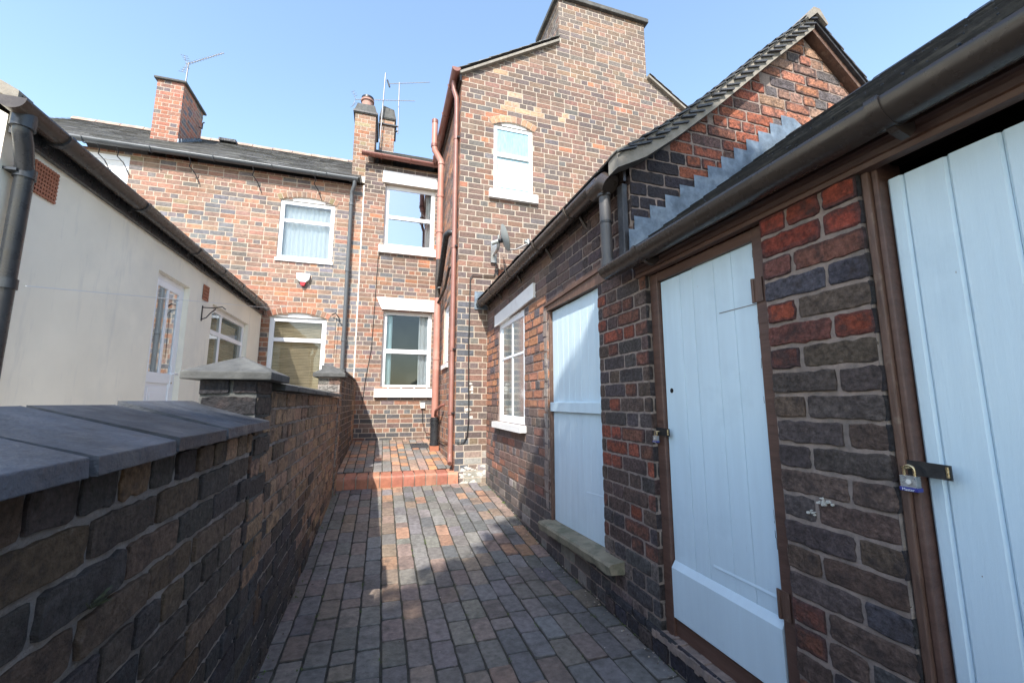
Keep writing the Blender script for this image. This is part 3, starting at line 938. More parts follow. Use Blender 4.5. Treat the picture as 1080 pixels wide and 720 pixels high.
slab(bh, FBk, 'lintel', [(-.16, 5.48), (.90, 5.48), (.90, 5.72), (-.16, 5.72)], -.04, .03)
slab(bh, FBk, 'sill', rect(-.14, .90, 1.30, 1.455), -.09, .065)
slab(bh, FBk, 'sill', rect(-.18, .90, 4.04, 4.185), -.09, .065)
slab(bh, FG, 'sill', rect(1.35, 2.09, 4.12, 4.245), -.08, .06)
slab(bh, FS, 'sill', rect(6.24, 6.84, 1.73, 1.795), -.03, .03)

mb = MB()
mb.add([FG.p(1.49, 4.33, -.024), FG.p(1.96, 4.33, -.024), FG.p(1.96, 4.77, -.024), FG.p(1.49, 4.77, -.024)], [(0, 1, 2, 3)], M.setdefault('glass_white', glass('white_frosted_glass', .08, frost=(.72, .80, .82), rough=.25)) and 'glass_white')
mb.build('lower_pane', gwin)
# roofs
mb = MB()
sdm = Vector((0, 1, .66)).normalized()
slates(mb, (-.50, 7.92, 5.95), (1, 0, 0), sdm, 1.6, 2.1, sw=.26, sh=.19, base=(.15, .145, .14))
ry, rz = 7.92 + sdm.y * 2.1, 5.95 + sdm.z * 2.1
mb.add([(-.50, ry, rz), (5.3, ry, rz), (5.3, ry + 2.6, 5.7), (-.50, ry + 2.6, 5.7)], [(0, 1, 2, 3)], 'slate_edge')
# wing roof
T = Vector((1, 0, slope)).normalized()
slates(mb, (XS - .08, YG - .06, ztop(XS) - .01), (0, 1, 0), T, 5.6, 1.94, sw=.26, sh=.19, base=(.18, .175, .16))
slates(mb, (2.49, 6.36, ztop(2.49) - .01), (0, 1, 0), T, 4.7, .78, sw=.26, sh=.19, base=(.18, .175, .16))
T2 = Vector((-1, 0, slope)).normalized()
slates(mb, (5.40, YG - .06, ztop(5.33) - .01), (0, 1, 0), T2, 5.6, 1.46, sw=.26, sh=.19, base=(.15, .15, .14))
slates(mb, (4.14, 6.36, ztop(4.14) - .01), (0, 1, 0), T2, 4.7, 1.2, sw=.26, sh=.19, base=(.15, .15, .14))
broof = mb.build('roof', bh)
# verge mortar strips on the gable
for (xa, xb) in ((XS - .04, 2.49), (4.135, 5.36)):
    mb = MB()
    n = 8
    for i in range(n):
        a, b = xa + (xb - xa) * i / n, xa + (xb - xa) * (i + 1) / n - .002
        mb.prism([(a, YG - .062, ztop(a) - .05), (b, YG - .062, ztop(b) - .05), (b, YG - .062, ztop(b) - .008), (a, YG - .062, ztop(a) - .008)], (0, .10, 0), 'verge')
    mb.build('verge_strip', broof)
# gable chimney upper part (side faces) and cap
mb = MB()
FL = Face((2.5, 0, 0), (0, 1, 0), (-1, 0, 0))
brickwork(mb, FL.p, [rect(YG, 6.35, 6.7, 7.78)], pal_wing, bond='garden', depth=.0025, joint=.0125, dvar=.001)
FR_ = Face((4.13, 0, 0), (0, 1, 0), (1, 0, 0))
brickwork(mb, FR_.p, [rect(YG, 6.35, 6.4, 7.78)], pal_wing, bond='garden', depth=.0025, joint=.0125, dvar=.001)
mb.add([(2.5, 6.35, 6), (4.13, 6.35, 6), (4.13, 6.35, 7.78), (2.5, 6.35, 7.78)], [(0, 1, 2, 3)], 'mortar')
cs = mb.build('chimney_stack', bh)
mb = MB()
mb.box(2.44, 4.19, YG - .06, 6.42, 7.781, 7.86, 'cap')
mb.build('chimney_cap', cs, bevel=.01)
# two stacks over the back range
s2 = stack(bh, -.76, -.36, 8.4, 9.3, 5.3, 7.08, pal_stack, capt=.02, over=.03)
mb = MB()
mb.box(-.80, -.32, 8.36, 9.34, 7.10, 7.14, 'iron')
mb.prism([(-.78, 8.38, 7.14), (-.34, 8.38, 7.14), (-.39, 8.42, 7.33), (-.73, 8.42, 7.33)], (0, .85, 0), 'cap')
mb.build('flaunching', s2)
mb = MB()
mb.tube([(-.55, 8.6, 7.3), (-.55, 8.6, 7.5), (-.55, 8.6, 7.52), (-.55, 8.6, 7.57)], .115, 'pot', 18, r1=.105)
mb.tube([(-.55, 8.6, 7.5), (-.55, 8.6, 7.54)], .135, 'pot', 18)
mb.tube([(-.55, 8.6, 7.56), (-.55, 8.6, 7.60)], .125, 'iron', 18)
mb.build('chimney_pot', s2)
mb = MB()
mb.box(-.80, -.34, 8.34, 8.375, 5.55, 5.68, 'flash_white')
mb.build('flashing', s2)
s3 = stack(bh, -.30, .02, 9.4, 9.95, 6.6, 7.75, pal_stack, capt=.02, over=.03)
mb = MB()
mb.prism([(-.33, 9.37, 7.78), (.05, 9.37, 7.78), (-.0, 9.4, 8.03), (-.27, 9.4, 8.10)], (0, .5, 0), 'cap')
mb.build('flaunching', s3)
mb = MB()
mb.box(-.34, .06, 9.36, 9.98, 7.60, 7.63, 'iron')
mb.build('strap', s3)
mb = MB()
mb.box(-.325, .04, 9.355, 9.385, 6.86, 6.93, 'lead')
mb.build('flashing', s3)

# gutters and pipes of the house
gt = MB()
gt.half_pipe((-.56, 7.90, 5.95), (.93, 7.90, 5.93), .062, 'red_gutter', (0, 1, 0))
go = gt.build('gutter', bh)
for x in (-.2, .35, .8):
    b = MB()
    b.tube([(x, 7.90 + math.cos(a) * .068, 5.935 + math.sin(a) * .068) for a in [math.pi + math.pi * i / 8 for i in range(9)]], .009, 'red_gutter', 6)
    b.build('gutter_bracket', go)
gt = MB()
gt.half_pipe((XS - .10, YG - .12, 5.99), (XS - .10, 7.95, 5.97), .062, 'red_gutter', (1, 0, 0))
gt.box(XS - .035, XS - .012, YG - .04, 8.0, 5.86, 6.0, 'brown_plastic')
go = gt.build('gutter', bh)
for y in (5.75, 6.4, 7.1, 7.7):
    b = MB()
    b.tube([(XS - .10 + math.cos(a) * .068, y, 5.985 + math.sin(a) * .068) for a in [math.pi + math.pi * i / 8 for i in range(9)]], .009, 'red_gutter', 6)
    b.build('gutter_bracket', go)
dp = MB()
dp.tube([(XS - .10, 5.60, 5.93), (XS - .10, 5.60, 5.80), (XS - .055, 5.60, 5.66), (XS - .05, 5.60, 5.5), (XS - .045, 5.60, .55), (XS - .05, 5.58, .50), (XS - .06, 5.50, .435)], .034, 'brown_pipe', 14)
dpo = dp.build('downpipe', bh)
for z in (5.0, 3.35, 1.9, 1.05):
    b = MB()
    b.tube([(XS - .047, 5.60, z), (XS - .047, 5.60, z + .045)], .041, 'brown_pipe', 14)
    b.box(XS - .047, XS + .004, 5.545, 5.655, z + .012, z + .032, 'iron')
    b.build('pipe_clip', dpo)
# soil and vent pipe in the corner
sp = MB()
sx, sy = .835, 6.95
sp.tube([(sx, sy, .95), (sx, sy, 2.95), ], .055, 'red_pipe', 16)
sp.tube([(sx, sy - .02, 3.62), (sx, sy - .02, 5.36), (sx - .01, sy - .02, 5.44), (sx - .12, sy - .02, 5.62), (sx - .13, sy - .02, 5.71), (sx - .13, sy - .02, 6.16)], .052, 'red_pipe', 16)
sp.tube([(sx - .13, sy - .02, 6.14), (sx - .13, sy - .02, 6.20)], .057, 'red_gutter', 16)
for z in (1.9, 4.1, 4.75, 5.36): sp.tube([(sx, sy - (.02 if z > 3.5 else 0), z), (sx, sy - (.02 if z > 3.5 else 0), z + .05)], .061, 'red_pipe', 16)
sp.tube([(sx - .13, sy - .02, 5.68), (sx - .13, sy - .02, 5.73)], .060, 'red_gutter', 16)
spo = sp.build('soil_pipe', bh)
b = MB()
b.tube([(sx, sy, 2.92), (sx + .0, sy - .0, 3.1), (sx - .01, sy - .03, 3.25), (sx, sy - .02, 3.66)], .046, 'brown_plastic', 14)
b.tube([(sx + .01, sy - .1, 3.10), (sx + .01, sy - .12, 3.25)], .03, 'flash_white', 10)
b.tube([(XS + .0, 5.95, 3.72), (XS - .07, 5.96, 3.72), (XS - .10, 6.02, 3.70), (XS - .10, 6.15, 3.64), (sx - .0, sy - .25, 3.22), (sx, sy - .08, 3.14)], .045, 'black_plastic', 14)
b.tube([(XS - .0, 6.05, 3.22), (XS - .04, 6.08, 3.22), (XS - .05, 6.4, 3.0), (sx + .02, sy - .1, 2.90), (sx, sy - .04, 2.86)], .022, 'brown_plastic', 10)
b.build('waste_branch', spo)
b = MB()
b.tube([(sx, sy, .46), (sx, sy, .97)], .066, 'black_plastic', 16)
for z in (.92, .86, .53): b.tube([(sx, sy, z), (sx, sy, z + .03)], .074, 'black_plastic', 16)
b.box(sx - .07, sx + .07, sy - .07, sy + .07, .44, .52, 'terracotta')
b.build('pipe_socket', spo)
b = MB()
b.tube([(XS - .0, 6.5, 1.18), (XS - .05, 6.52, 1.16), (sx + .0, sy - .14, 1.08), (sx, sy - .05, 1.0)], .022, 'red_gutter', 10)
b.build('waste_trap', spo)
# vent brick on gable
mb = MB()
for i in range(5): FG.box(mb, 1.50, 1.66, 2.93 + i * .028, 2.93 + i * .028 + .018, .004, .018, 'terracotta')
FG.box(mb, 1.49, 1.67, 2.92, 3.075, -.01, .006, 'unlit_void')
mb.build('air_vent', bh)
mb = MB()
FG.box(mb, 1.16, 1.36, 2.47, 2.72, .006, .015, 'lead')
mb.build('lead_patch', bh)

# ================================================================== outbuilding next to the wing
XR = 1.35
FRt = Face((XR, 0, 0), (0, 1, 0), (-1, 0, 0))
ob = thing('brick_outbuilding', (XR + 1, 3.7, 0), 'low sooty brick outbuilding with steep slated gable, white window and one plank door', 'outbuilding')
d1 = (2.42, 3.30, .26, 2.03)
ow = (3.93, 4.90, .99, 2.17)
mb = MB()
kw = dict(mb_m='brick_sooty', mortar='mortar_grey')
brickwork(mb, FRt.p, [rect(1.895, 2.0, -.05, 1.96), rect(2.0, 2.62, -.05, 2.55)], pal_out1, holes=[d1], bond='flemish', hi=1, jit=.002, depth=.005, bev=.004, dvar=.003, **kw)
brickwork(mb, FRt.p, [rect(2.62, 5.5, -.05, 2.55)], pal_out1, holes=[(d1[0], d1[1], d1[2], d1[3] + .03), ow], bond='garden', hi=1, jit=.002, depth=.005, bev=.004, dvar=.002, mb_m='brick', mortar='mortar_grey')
reveal(mb, FRt, d1, .07, 'mortar_grey')
reveal(mb, FRt, ow, .07, 'mortar_grey')
# gable of the outbuilding (stands above the lean-to roof)
Y1 = 2.0
FG1 = Face((0, Y1, 0), (1, 0, 0), (0, -1, 0))
prof = [(1.215, 2.545), (1.40, 2.64), (1.65, 2.83), (1.95, 3.085), (2.43, 3.52), (2.90, 3.93)]
def zg(x):
    if x >= 2.90: return 3.93 - .85 * (x - 2.90)
    for (a, b) in zip(prof, prof[1:]):
        if a[0] <= x <= b[0]: return a[1] + (b[1] - a[1]) * (x - a[0]) / (b[0] - a[0])
    return 2.6
# convex pieces, slightly approximating the bell-cast slope
xs_ = [XR, 1.65, 1.95, 2.43, 2.90, 4.5]
regs = [[(a, 1.9), (b, 1.9), (b, zg(b) - .02), (a, zg(a) - .02)] for a, b in zip(xs_, xs_[1:])]
brickwork(mb, FG1.p, regs, pal_gable1, bond='garden', L=.235, hi=1, jit=.0022, depth=.005, bev=.004, dvar=.003, mb_m='brick_sooty', mortar='mortar_grey', zref=.02)
mb.box(XR + 1.0, XR + 1.05, Y1 + .3, 5.4, -.05, 2.5, 'mortar_grey')
mb.box(4.45, 4.5, Y1, 5.5, -.05, 2.7, 'mortar_grey')
mb.build('wall', ob)
# roof
mb = MB()
y0r, y1r = Y1 - .10, 5.49
for (a, b) in zip(prof, prof[1:]):
    A = Vector((a[0], y0r, a[1] + (.05 if a[0] < 1.3 else .09)))
    Bv = Vector((b[0] - a[0], 0, b[1] - a[1] + (.04 if a[0] < 1.3 else 0)))
    slates(mb, A, (0, 1, 0), Bv, y1r - y0r, Bv.length, sw=.22, sh=.105, base=(.05, .05, .052), th=.009, tilt=.016)
Bv = Vector((-1, 0, .85))
slates(mb, (4.75, y0r, zg(4.75) + .07), (0, 1, 0), Bv, y1r - y0r, math.hypot(1.84, 1.84 * .85), sw=.22, sh=.14, base=(.05, .05, .052), th=.009, tilt=.014)
r1 = mb.build('roof', ob)
def verge(xa, xb, n, label):
    mb = MB()
    for i in range(n):
        a, b = xa + (xb - xa) * i / n, xa + (xb - xa) * (i + 1) / n
        t0 = -.02
        mb.prism([(a, y0r + .01, zg(a) + t0), (b, y0r + .01, zg(b) + t0), (b, y0r + .01, zg(b) + .095), (a, y0r + .01, zg(a) + .095)], (0, .10, 0), 'verge')
    # edges of the slates bedded in the cement
    k = int(abs(xb - xa) / .062)
    sg = 1 if xb > xa else -1
    for i in range(k):
        x = xa + (xb - xa) * (i + .2) / k
        z = zg(x) + .070 + R.uniform(-.006, .006)
        l_ = R.uniform(.09, .125) * sg
        dz = l_ * sg * R.uniform(.30, .42)
        t = R.uniform(.008, .013)
        yy = y0r - R.uniform(.002, .014)
        mb.prism([(x, yy, z), (x + l_, yy, z + dz), (x + l_, yy, z + dz + t), (x, yy, z + t)], (0, .05, 0), 'slate', c=(.045, .045, .05))
    mb.build('verge_strip', r1, label)
verge(1.215, 2.90, 26, 'pale cement verge with dark slate edges bedded in it')
def verge_r():
    mb = MB()
    xa, xb = 2.902, 4.7
    mb.prism([(xa, y0r + .035, zg(xa) - .005), (xb, y0r + .035, zg(xb) - .005), (xb, y0r + .035, zg(xb) + .045), (xa, y0r + .035, zg(xa) + .045)], (0, .07, 0), 'brown_worn')
    mb.prism([(xa, y0r + .01, zg(xa) + .046), (xb, y0r + .01, zg(xb) + .046), (xb, y0r + .01, zg(xb) + .075), (xa, y0r + .01, zg(xa) + .075)], (0, .10, 0), 'slate_edge')
    mb.build('verge_strip', r1)
verge_r()
mb = MB()
y = y0r - .02
while y < 5.4:
    mb.prism([(2.80, y, zg(2.80) + .105), (2.87, y, 4.05), (2.93, y, 4.05), (3.00, y, zg(3.00) + .105), (2.99, y, zg(2.99) + .08), (2.90, y, 4.01), (2.81, y, zg(2.81) + .08)], (0, .44, 0), 'verge')
    y += .45
mb.build('ridge_tiles', r1)
# gutter, and a dark strip standing in for the shaded gap behind it
mb = MB()
mb.box(XR - .030, XR - .012, 2.02, 5.48, 2.52, 2.60, 'brown_plastic')
mb.build('eaves_gap_strip', ob)
gt = MB()
gt.half_pipe((1.235, 2.10, 2.56), (1.235, 5.47, 2.55), .060, 'brown_plastic', (1, 0, 0))
go = gt.build('gutter', ob)
for y in (2.55, 3.2, 4.0, 4.75, 5.35):
    b = MB()
    b.tube([(1.235 + math.cos(a) * .068, y, 2.566 + math.sin(a) * .068) for a in [math.pi + math.pi * i / 8 for i in range(9)]], .009, 'brown_plastic', 6)
    b.tube([(1.29, y, 2.53), (XR + .0, y, 2.44)], .012, 'brown_plastic', 6)
    b.build('gutter_bracket', go)
dp = MB()
dp.tube([(1.235, 2.22, 2.53), (1.235, 2.14, 2.53), (1.24, 2.09, 2.53), (1.255, 2.06, 2.50)], .062, 'brown_plastic', 16)
dp.build('gutter_elbow', ob)
dp = MB()
dp.tube([(1.25, 2.13, 2.54), (1.26, 2.13, 2.05)], .034, 'pipe_weathered', 16)
dp.tube([(1.25, 2.13, 2.50), (1.251, 2.13, 2.46)], .042, 'pipe_weathered', 16)
dp.tube([(1.256, 2.13, 2.30), (1.256, 2.13, 2.285)], .037, 'iron', 16)
dp.tube([(1.26, 2.13, 2.06), (1.26, 2.13, 1.99)], .042, 'pipe_weathered', 16)
dp.build('downpipe', ob)
mb = MB()
mb.box(XR - .045, XR - .010, 2.015, 2.075, 2.0, 2.50, 'slate_edge')
mb.build('corner_post', ob, bevel=.004)
# lead stepped flashing on gable above lean-to roof
S2 = .745
def zr2(x): return 2.07 + S2 * (x - 1.354)
mb = MB()
k = 0
while True:
    zb = .02 + .083 * (k + int((zr2(XR) + .02) / .083))       # a mortar joint
    if zb > 3.12: break
    xa = 1.354 + (zb - .03 - 2.07) / S2                         # where the joint meets the slates
    if xa > XR - .16:
        x0_ = max(XR - .03, xa - .10)
        dd = -.0125 - .0007 * (k % 2)
        pts = [(x0_, zr2(x0_) - .02), (xa + .115, zr2(xa + .115) - .02), (xa + .115, zb + .075), (xa + .075, zb + .083), (x0_, zb + .083)]
        if zb + .083 > zr2(x0_):
            mb.add([(a, Y1 + dd, b) for a, b in [(x0_, zr2(x0_) - .03), (xa + .16, zr2(xa + .16) - .03), (xa + .13, zb + .045), (xa + .03 + R.uniform(-.01, .01), zb + .112), (x0_ - .0, zb + .112)]], [(0, 1, 2, 3, 4)], 'lead')
    k += 1
mb.build('lead_flashing', ob)

# window of the outbuilding
FW = Face((XR, 0, 0), (0, 1, 0), (-1, 0, 0))
owf = window(ob, FW, ow[0], ow[1], ow[2], ow[3], rec=.012, fw=.075, bars_u=((ow[0] + ow[1]) / 2,), bars_z=(1.72,), bt=.028, mg='glass_obscure', room='room')
slab(ob, FW, 'lintel', [(3.60, 2.19), (5.02, 2.15), (5.02, 2.29), (3.60, 2.335)], -.02, .028, 'white_paint')
slab(ob, FW, 'sill', rect(3.88, 4.97, .92, .985), -.06, .07, 'white_paint')
# plank door with rail
def plank_door(parent, F, u0, u1, z0, z1, d, n, label=None, gap=.002, vgroove=False, widths=None, m='door_blue'):
    mb = MB()
    wds = widths or [1.0] * n
    tot = sum(wds)
    a = u0
    for k in wds:
        b = a + (u1 - u0) * k / tot
        dd = R.uniform(-.0004, .0004)
        if vgroove:
            c_ = .007
            pts = [(a + .0005, d - .02), (b - .0005, d - .02), (b - .0005, d - c_), (b - c_, d + dd), (a + c_, d + dd), (a + .0005, d - c_)]
        else:
            c_ = .0015
            pts = [(a + gap / 2, d - .02), (b - gap / 2, d - .02), (b - gap / 2, d - c_ + dd), (b - gap / 2 - c_, d + dd), (a + gap / 2 + c_, d + dd), (a + gap / 2, d - c_ + dd)]
        dz = R.uniform(-.004, .004)
        mb.prism([F.p(u, z0 + dz, q) for u, q in pts], (0, 0, z1 - z0), m)
        a = b
    F.box(mb, u0, u1, z0, z1, d - .03, d - .021, m)
    return mb.build('door', parent, label)
dr = plank_door(ob, FRt, 2.435, 3.275, .28, 1.985, -.03, 8, gap=.001, widths=[1, .9, 1.1, 1, 1, .95, 1.05, 1], label='pale plank door with a raised rail across the middle')
mb = MB()
FRt.box(mb, 2.435, 3.285, 1.14, 1.215, -.0295, -.002, 'door_blue')
mb.build('door_rail', dr, bevel=.004)
mb = MB()
FRt.box(mb, 2.42, 2.43, .27, 2.0, -.06, -.02, 'brown_worn')
FRt.box(mb, 3.28, 3.32, .24, 2.0, -.06, -.004, 'brown_worn')
mb.build('door_frame', ob, bevel=.003)
mb = MB()
FRt.poly(mb, [(2.28, 1.99), (3.38, 2.0), (3.38, 2.07), (2.28, 2.125)], -.05, -.004 + .012, 'brown_worn')
FRt.poly(mb, [(2.28, 2.075), (3.36, 2.04), (3.36, 2.055), (2.28, 2.10)], .009, .02, 'brown')
mb.build('door_lintel', ob, bevel=.006)
mb = MB()
n = 22
sill_y = [2.20 + (3.33 - 2.20) * i / n for i in range(n + 1)]
vs = []
for i, y in enumerate(sill_y):
    j = [R.uniform(-.006, .006) for _ in range(4)]
    zz = -.02 - .055 * (i / n)
    vs += [(XR + .03, y, .28 + zz), (1.258 + j[0], y, .280 + zz + j[1]), (1.248 + j[2] * .6, y, .328 + zz), (1.258, y, .342 + zz + j[3] * .2), (XR + .03, y, .35 + zz)]
fs = []
for i in range(n):
    for k in range(5):
        fs.append((5 * i + k, 5 * i + (k + 1) % 5, 5 * i + 5 + (k + 1) % 5, 5 * i + 5 + k))
fs += [(4, 3, 2, 1, 0), tuple(5 * n + k for k in range(5))]
mb.add(vs, fs, 'stone')
mb.build('door_sill', ob)
# rough rendered jamb
mb = MB()
for i in range(13):
    z = .35 + i * .13
    FRt.poly(mb, [(3.32, z), (3.385 + R.uniform(-.02, .03), z + .01), (3.38 + R.uniform(-.02, .03), z + .12), (3.32, z + .125)], -.02, .009, R.choice(['mortar_grey', 'mortar_dark', 'mortar_dark', 'mortar_grey']))
mb.build('cement_jamb', ob)

# ================================================================== near lean-to sheds
sh = thing('shed_row', (XR + 1, .5, 0), 'near brick lean-to with two pale blue plank doors in brown frames under a dark gutter', 'shed')
mb = MB()
REC = .045
# pier between the outbuilding door and the first shed door
def pier(mb, u0, u1, z1, pal, base_z=.20):
    brickwork(mb, FRt.p, [rect(u0, u1, -.05, z1)], pal, bond='pier', hi=1, jit=.0032, depth=.006, bev=.0045, dvar=.003, mb_m='brick_sooty', mortar='mortar_grey', joint=.013, u_off=u0 * .0)
    FN = Face((0, u0, 0), (1, 0, 0), (0, -1, 0))
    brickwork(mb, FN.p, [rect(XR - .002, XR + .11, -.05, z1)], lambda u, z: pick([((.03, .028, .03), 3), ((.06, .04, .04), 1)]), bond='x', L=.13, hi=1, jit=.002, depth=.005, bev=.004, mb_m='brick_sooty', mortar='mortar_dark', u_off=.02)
FN0 = Face((0, 1.895, 0), (1, 0, 0), (0, -1, 0))
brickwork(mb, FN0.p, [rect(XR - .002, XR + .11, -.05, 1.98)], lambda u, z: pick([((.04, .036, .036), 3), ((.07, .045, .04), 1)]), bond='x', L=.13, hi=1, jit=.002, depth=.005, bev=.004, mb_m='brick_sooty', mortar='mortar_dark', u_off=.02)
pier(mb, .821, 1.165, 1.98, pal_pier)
# plinth below the shed doors
brickwork(mb, Face((XR - .012, 0, 0), (0, 1, 0), (-1, 0, 0)).p, [rect(1.175, 2.40, -.05, .125)], pal_pier, bond='garden', hi=1, jit=.003, depth=.01, bev=.005, dvar=.006, mb_m='brick_sooty', mortar='mortar_dark')
for i in range(26):
    ya = 1.178 + i * .029
    vs0 = XR - .026 - R.uniform(0, .006)
    mb.box(vs0, XR + .1, ya, ya + .0292, .085 + R.uniform(-.006, .006), .118 + R.uniform(-.004, .006), 'mortar_grey')
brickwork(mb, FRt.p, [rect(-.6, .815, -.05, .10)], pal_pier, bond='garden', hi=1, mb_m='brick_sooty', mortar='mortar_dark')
mb.box(XR + .9, XR + .95, -2.2, 1.96, -.05, 2.3, 'unlit_void')
mb.box(XR + .12, XR + .9, 1.94, 1.98, -.05, 2.0, 'unlit_void')
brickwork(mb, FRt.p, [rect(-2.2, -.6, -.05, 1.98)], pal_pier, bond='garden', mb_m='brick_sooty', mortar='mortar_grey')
mb.build('wall', sh)
# ragged mortar ledge
# frames
fr1 = MB()
FRt.box(fr1, 1.832, 1.893, .10, 1.90, -.13, -REC + .02, 'brown')
FRt.box(fr1, 1.167, 1.232, .10, 1.90, -.13, -REC + .02, 'brown')
FRt.box(fr1, 1.232, 1.832, 1.852, 1.90, -.13, -REC + .018, 'brown')
FRt.box(fr1, 1.232, 1.832, .12, .195, -.13, -REC + .006, 'brown')
f1 = fr1.build('door_frame', sh, bevel=.004)
dr2 = plank_door(sh, FRt, 1.236, 1.828, .205, 1.848, -REC, 5, widths=[1.1, .9, 1.2, .8, 1.3], label='weathered pale blue plank door with a sloping weatherboard at its foot')
mb = MB()
P = lambda u, z, d: FRt.p(u, z, d)
# thick kick board with sloped top
mb.prism([P(1.238, .207, -REC + .001), P(1.238, .207, -REC + .022), P(1.238, .430, -REC + .022), P(1.238, .462, -REC + .001)], (0, .588, 0), 'door_blue')
mb.build('weatherboard', dr2, bevel=.003)
mb = MB()
mb.prism([P(1.24, .52, -REC + .001), P(1.24, .52, -REC + .004), P(1.24, .53, -REC + .001)], (0, .33, 0), 'door_blue')
mb.build('board_patch', dr2)
mb = MB()
mb.prism([P(1.24, 1.60, -REC + .001), P(1.24, 1.60, -REC + .0025), P(1.24, 1.603, -REC + .001)], (0, .2, 0), 'mortar_dark')
mb.build('board_crack', dr2)
mb = MB()
FRt.poly(mb, [(1.782 + .012 * math.cos(t), 1.275 + .012 * math.sin(t)) for t in [i * math.pi / 6 for i in range(12)]], -REC + .0005, -REC + .002, 'unlit_void')
mb.build('peep_hole', dr2)
for z in (1.60, .47):
    mb = MB()
    FRt.box(mb, 1.195, 1.245, z, z + .095, -REC + .0215, -REC + .026, 'brown_worn')
    mb.tube([P(1.235, z, -REC + .027), P(1.235, z + .095, -REC + .027)], .006, 'brown_worn', 8)
    mb.build('hinge', dr2)
mb = MB()
for i in range(16):
    z = .21 + i * .102
    FRt.box(mb, 1.2325, 1.2352 + R.uniform(0, .003), z, z + .1, -REC - .02, -REC + .0012, R.choice(['slate_edge', 'pipe_weathered', 'brown_worn']))
mb.build('worn_edge', dr2)
# door 3
fr2 = MB()
FRt.box(fr2, .797, .818, -.02, 1.93, -.13, -REC + .036, 'brown_worn')
FRt.box(fr2, .780, .797, -.02, 1.93, -.13, -REC + .024, 'brown')
FRt.box(fr2, -.15, -.09, -.02, 1.93, -.13, -REC + .022, 'brown_worn')
fr2.build('door_frame', sh, bevel=.004)
dr3 = plank_door(sh, FRt, -.085, .777, .02, 1.868, -REC - .006, 9, widths=[1] * 7 + [.95, .38], vgroove=True, label='pale blue door of wide grooved boards beside the brick pier')
# fascia
fa = MB()
fa.prism([(XR + .02, -2.3, 1.90), (XR - .015, -2.3, 1.90), (XR - .020, -2.3, 1.915), (XR - .012, -2.3, 1.925), (XR - .020, -2.3, 1.94), (XR - .020, -2.3, 1.95), (XR - .034, -2.3, 1.955), (XR - .034, -2.3, 2.05), (XR + .02, -2.3, 2.05)], (0, 4.26, 0), 'brown')
fa.build('fascia', sh, bevel=.002)
# roof of the sheds
mb = MB()
Bv = Vector((1, 0, S2))
slates(mb, (1.235, -2.4, zr2(1.235) + .0), (0, 1, 0), Bv, 4.36, 1.80, sw=.23, sh=.13, base=(.024, .025, .028), th=.010, tilt=.02, var=.35)
mb.add([(1.3, -2.3, zr2(1.3) - .02), (2.66, -2.3, zr2(2.66) - .02), (2.66, 1.98, zr2(2.66) - .02), (1.3, 1.98, zr2(1.3) - .02)], [(0, 1, 2, 3)], 'slate_edge')
mb.add([(2.69, -2.38, zr2(2.67)), (3.7, -2.38, 2.45), (3.7, 1.96, 2.45), (2.69, 1.96, zr2(2.67))], [(0, 1, 2, 3)], 'slate_edge')
mb.add([(XR, -2.2, -.05), (3.6, -2.2, -.05), (3.6, -2.2, 2.5), (2.67, -2.2, zr2(2.67) - .03), (XR, -2.2, zr2(XR) - .02)], [(0, 1, 2, 3, 4)], 'mortar_grey')
mb.add([(3.6, -2.2, -.05), (3.6, 1.98, -.05), (3.6, 1.98, 2.5), (3.6, -2.2, 2.5)], [(0, 1, 2, 3)], 'mortar_grey')
y = -2.3
while y < 1.9:
    mb.prism([(2.60, y, zr2(2.60) + .03), (2.65, y, zr2(2.66) + .035), (2.71, y, zr2(2.66) + .035), (2.77, y, zr2(2.60) + .01)], (0, .40, R.uniform(-.008, .008)), 'slate_edge')
    y += .42
mb.build('roof', sh)
gt = MB()
gt.half_pipe((1.235, -2.35, 1.995), (1.235, 2.10, 1.985), .060, 'brown_plastic', (1, 0, 0), n=20)
go = gt.build('gutter', sh)
for y in (1.74, .66, -.3):
    b = MB()
    b.half_pipe((1.235, y - .016, 1.992), (1.235, y + .016, 1.992), .066, 'brown_plastic', (1, 0, 0), n=16)
    b.prism([(1.235, y - .01, 1.925), (1.27, y - .01, 1.935), (1.318, y - .01, 1.955), (1.318, y - .01, 1.93), (1.29, y - .01, 1.905), (1.25, y - .01, 1.915)], (0, .02, 0), 'brown_plastic')
    b.tube([(1.314, y, 1.94), (1.306, y, 1.94)], .009, 'iron', 8)
    b.build('gutter_bracket', go)

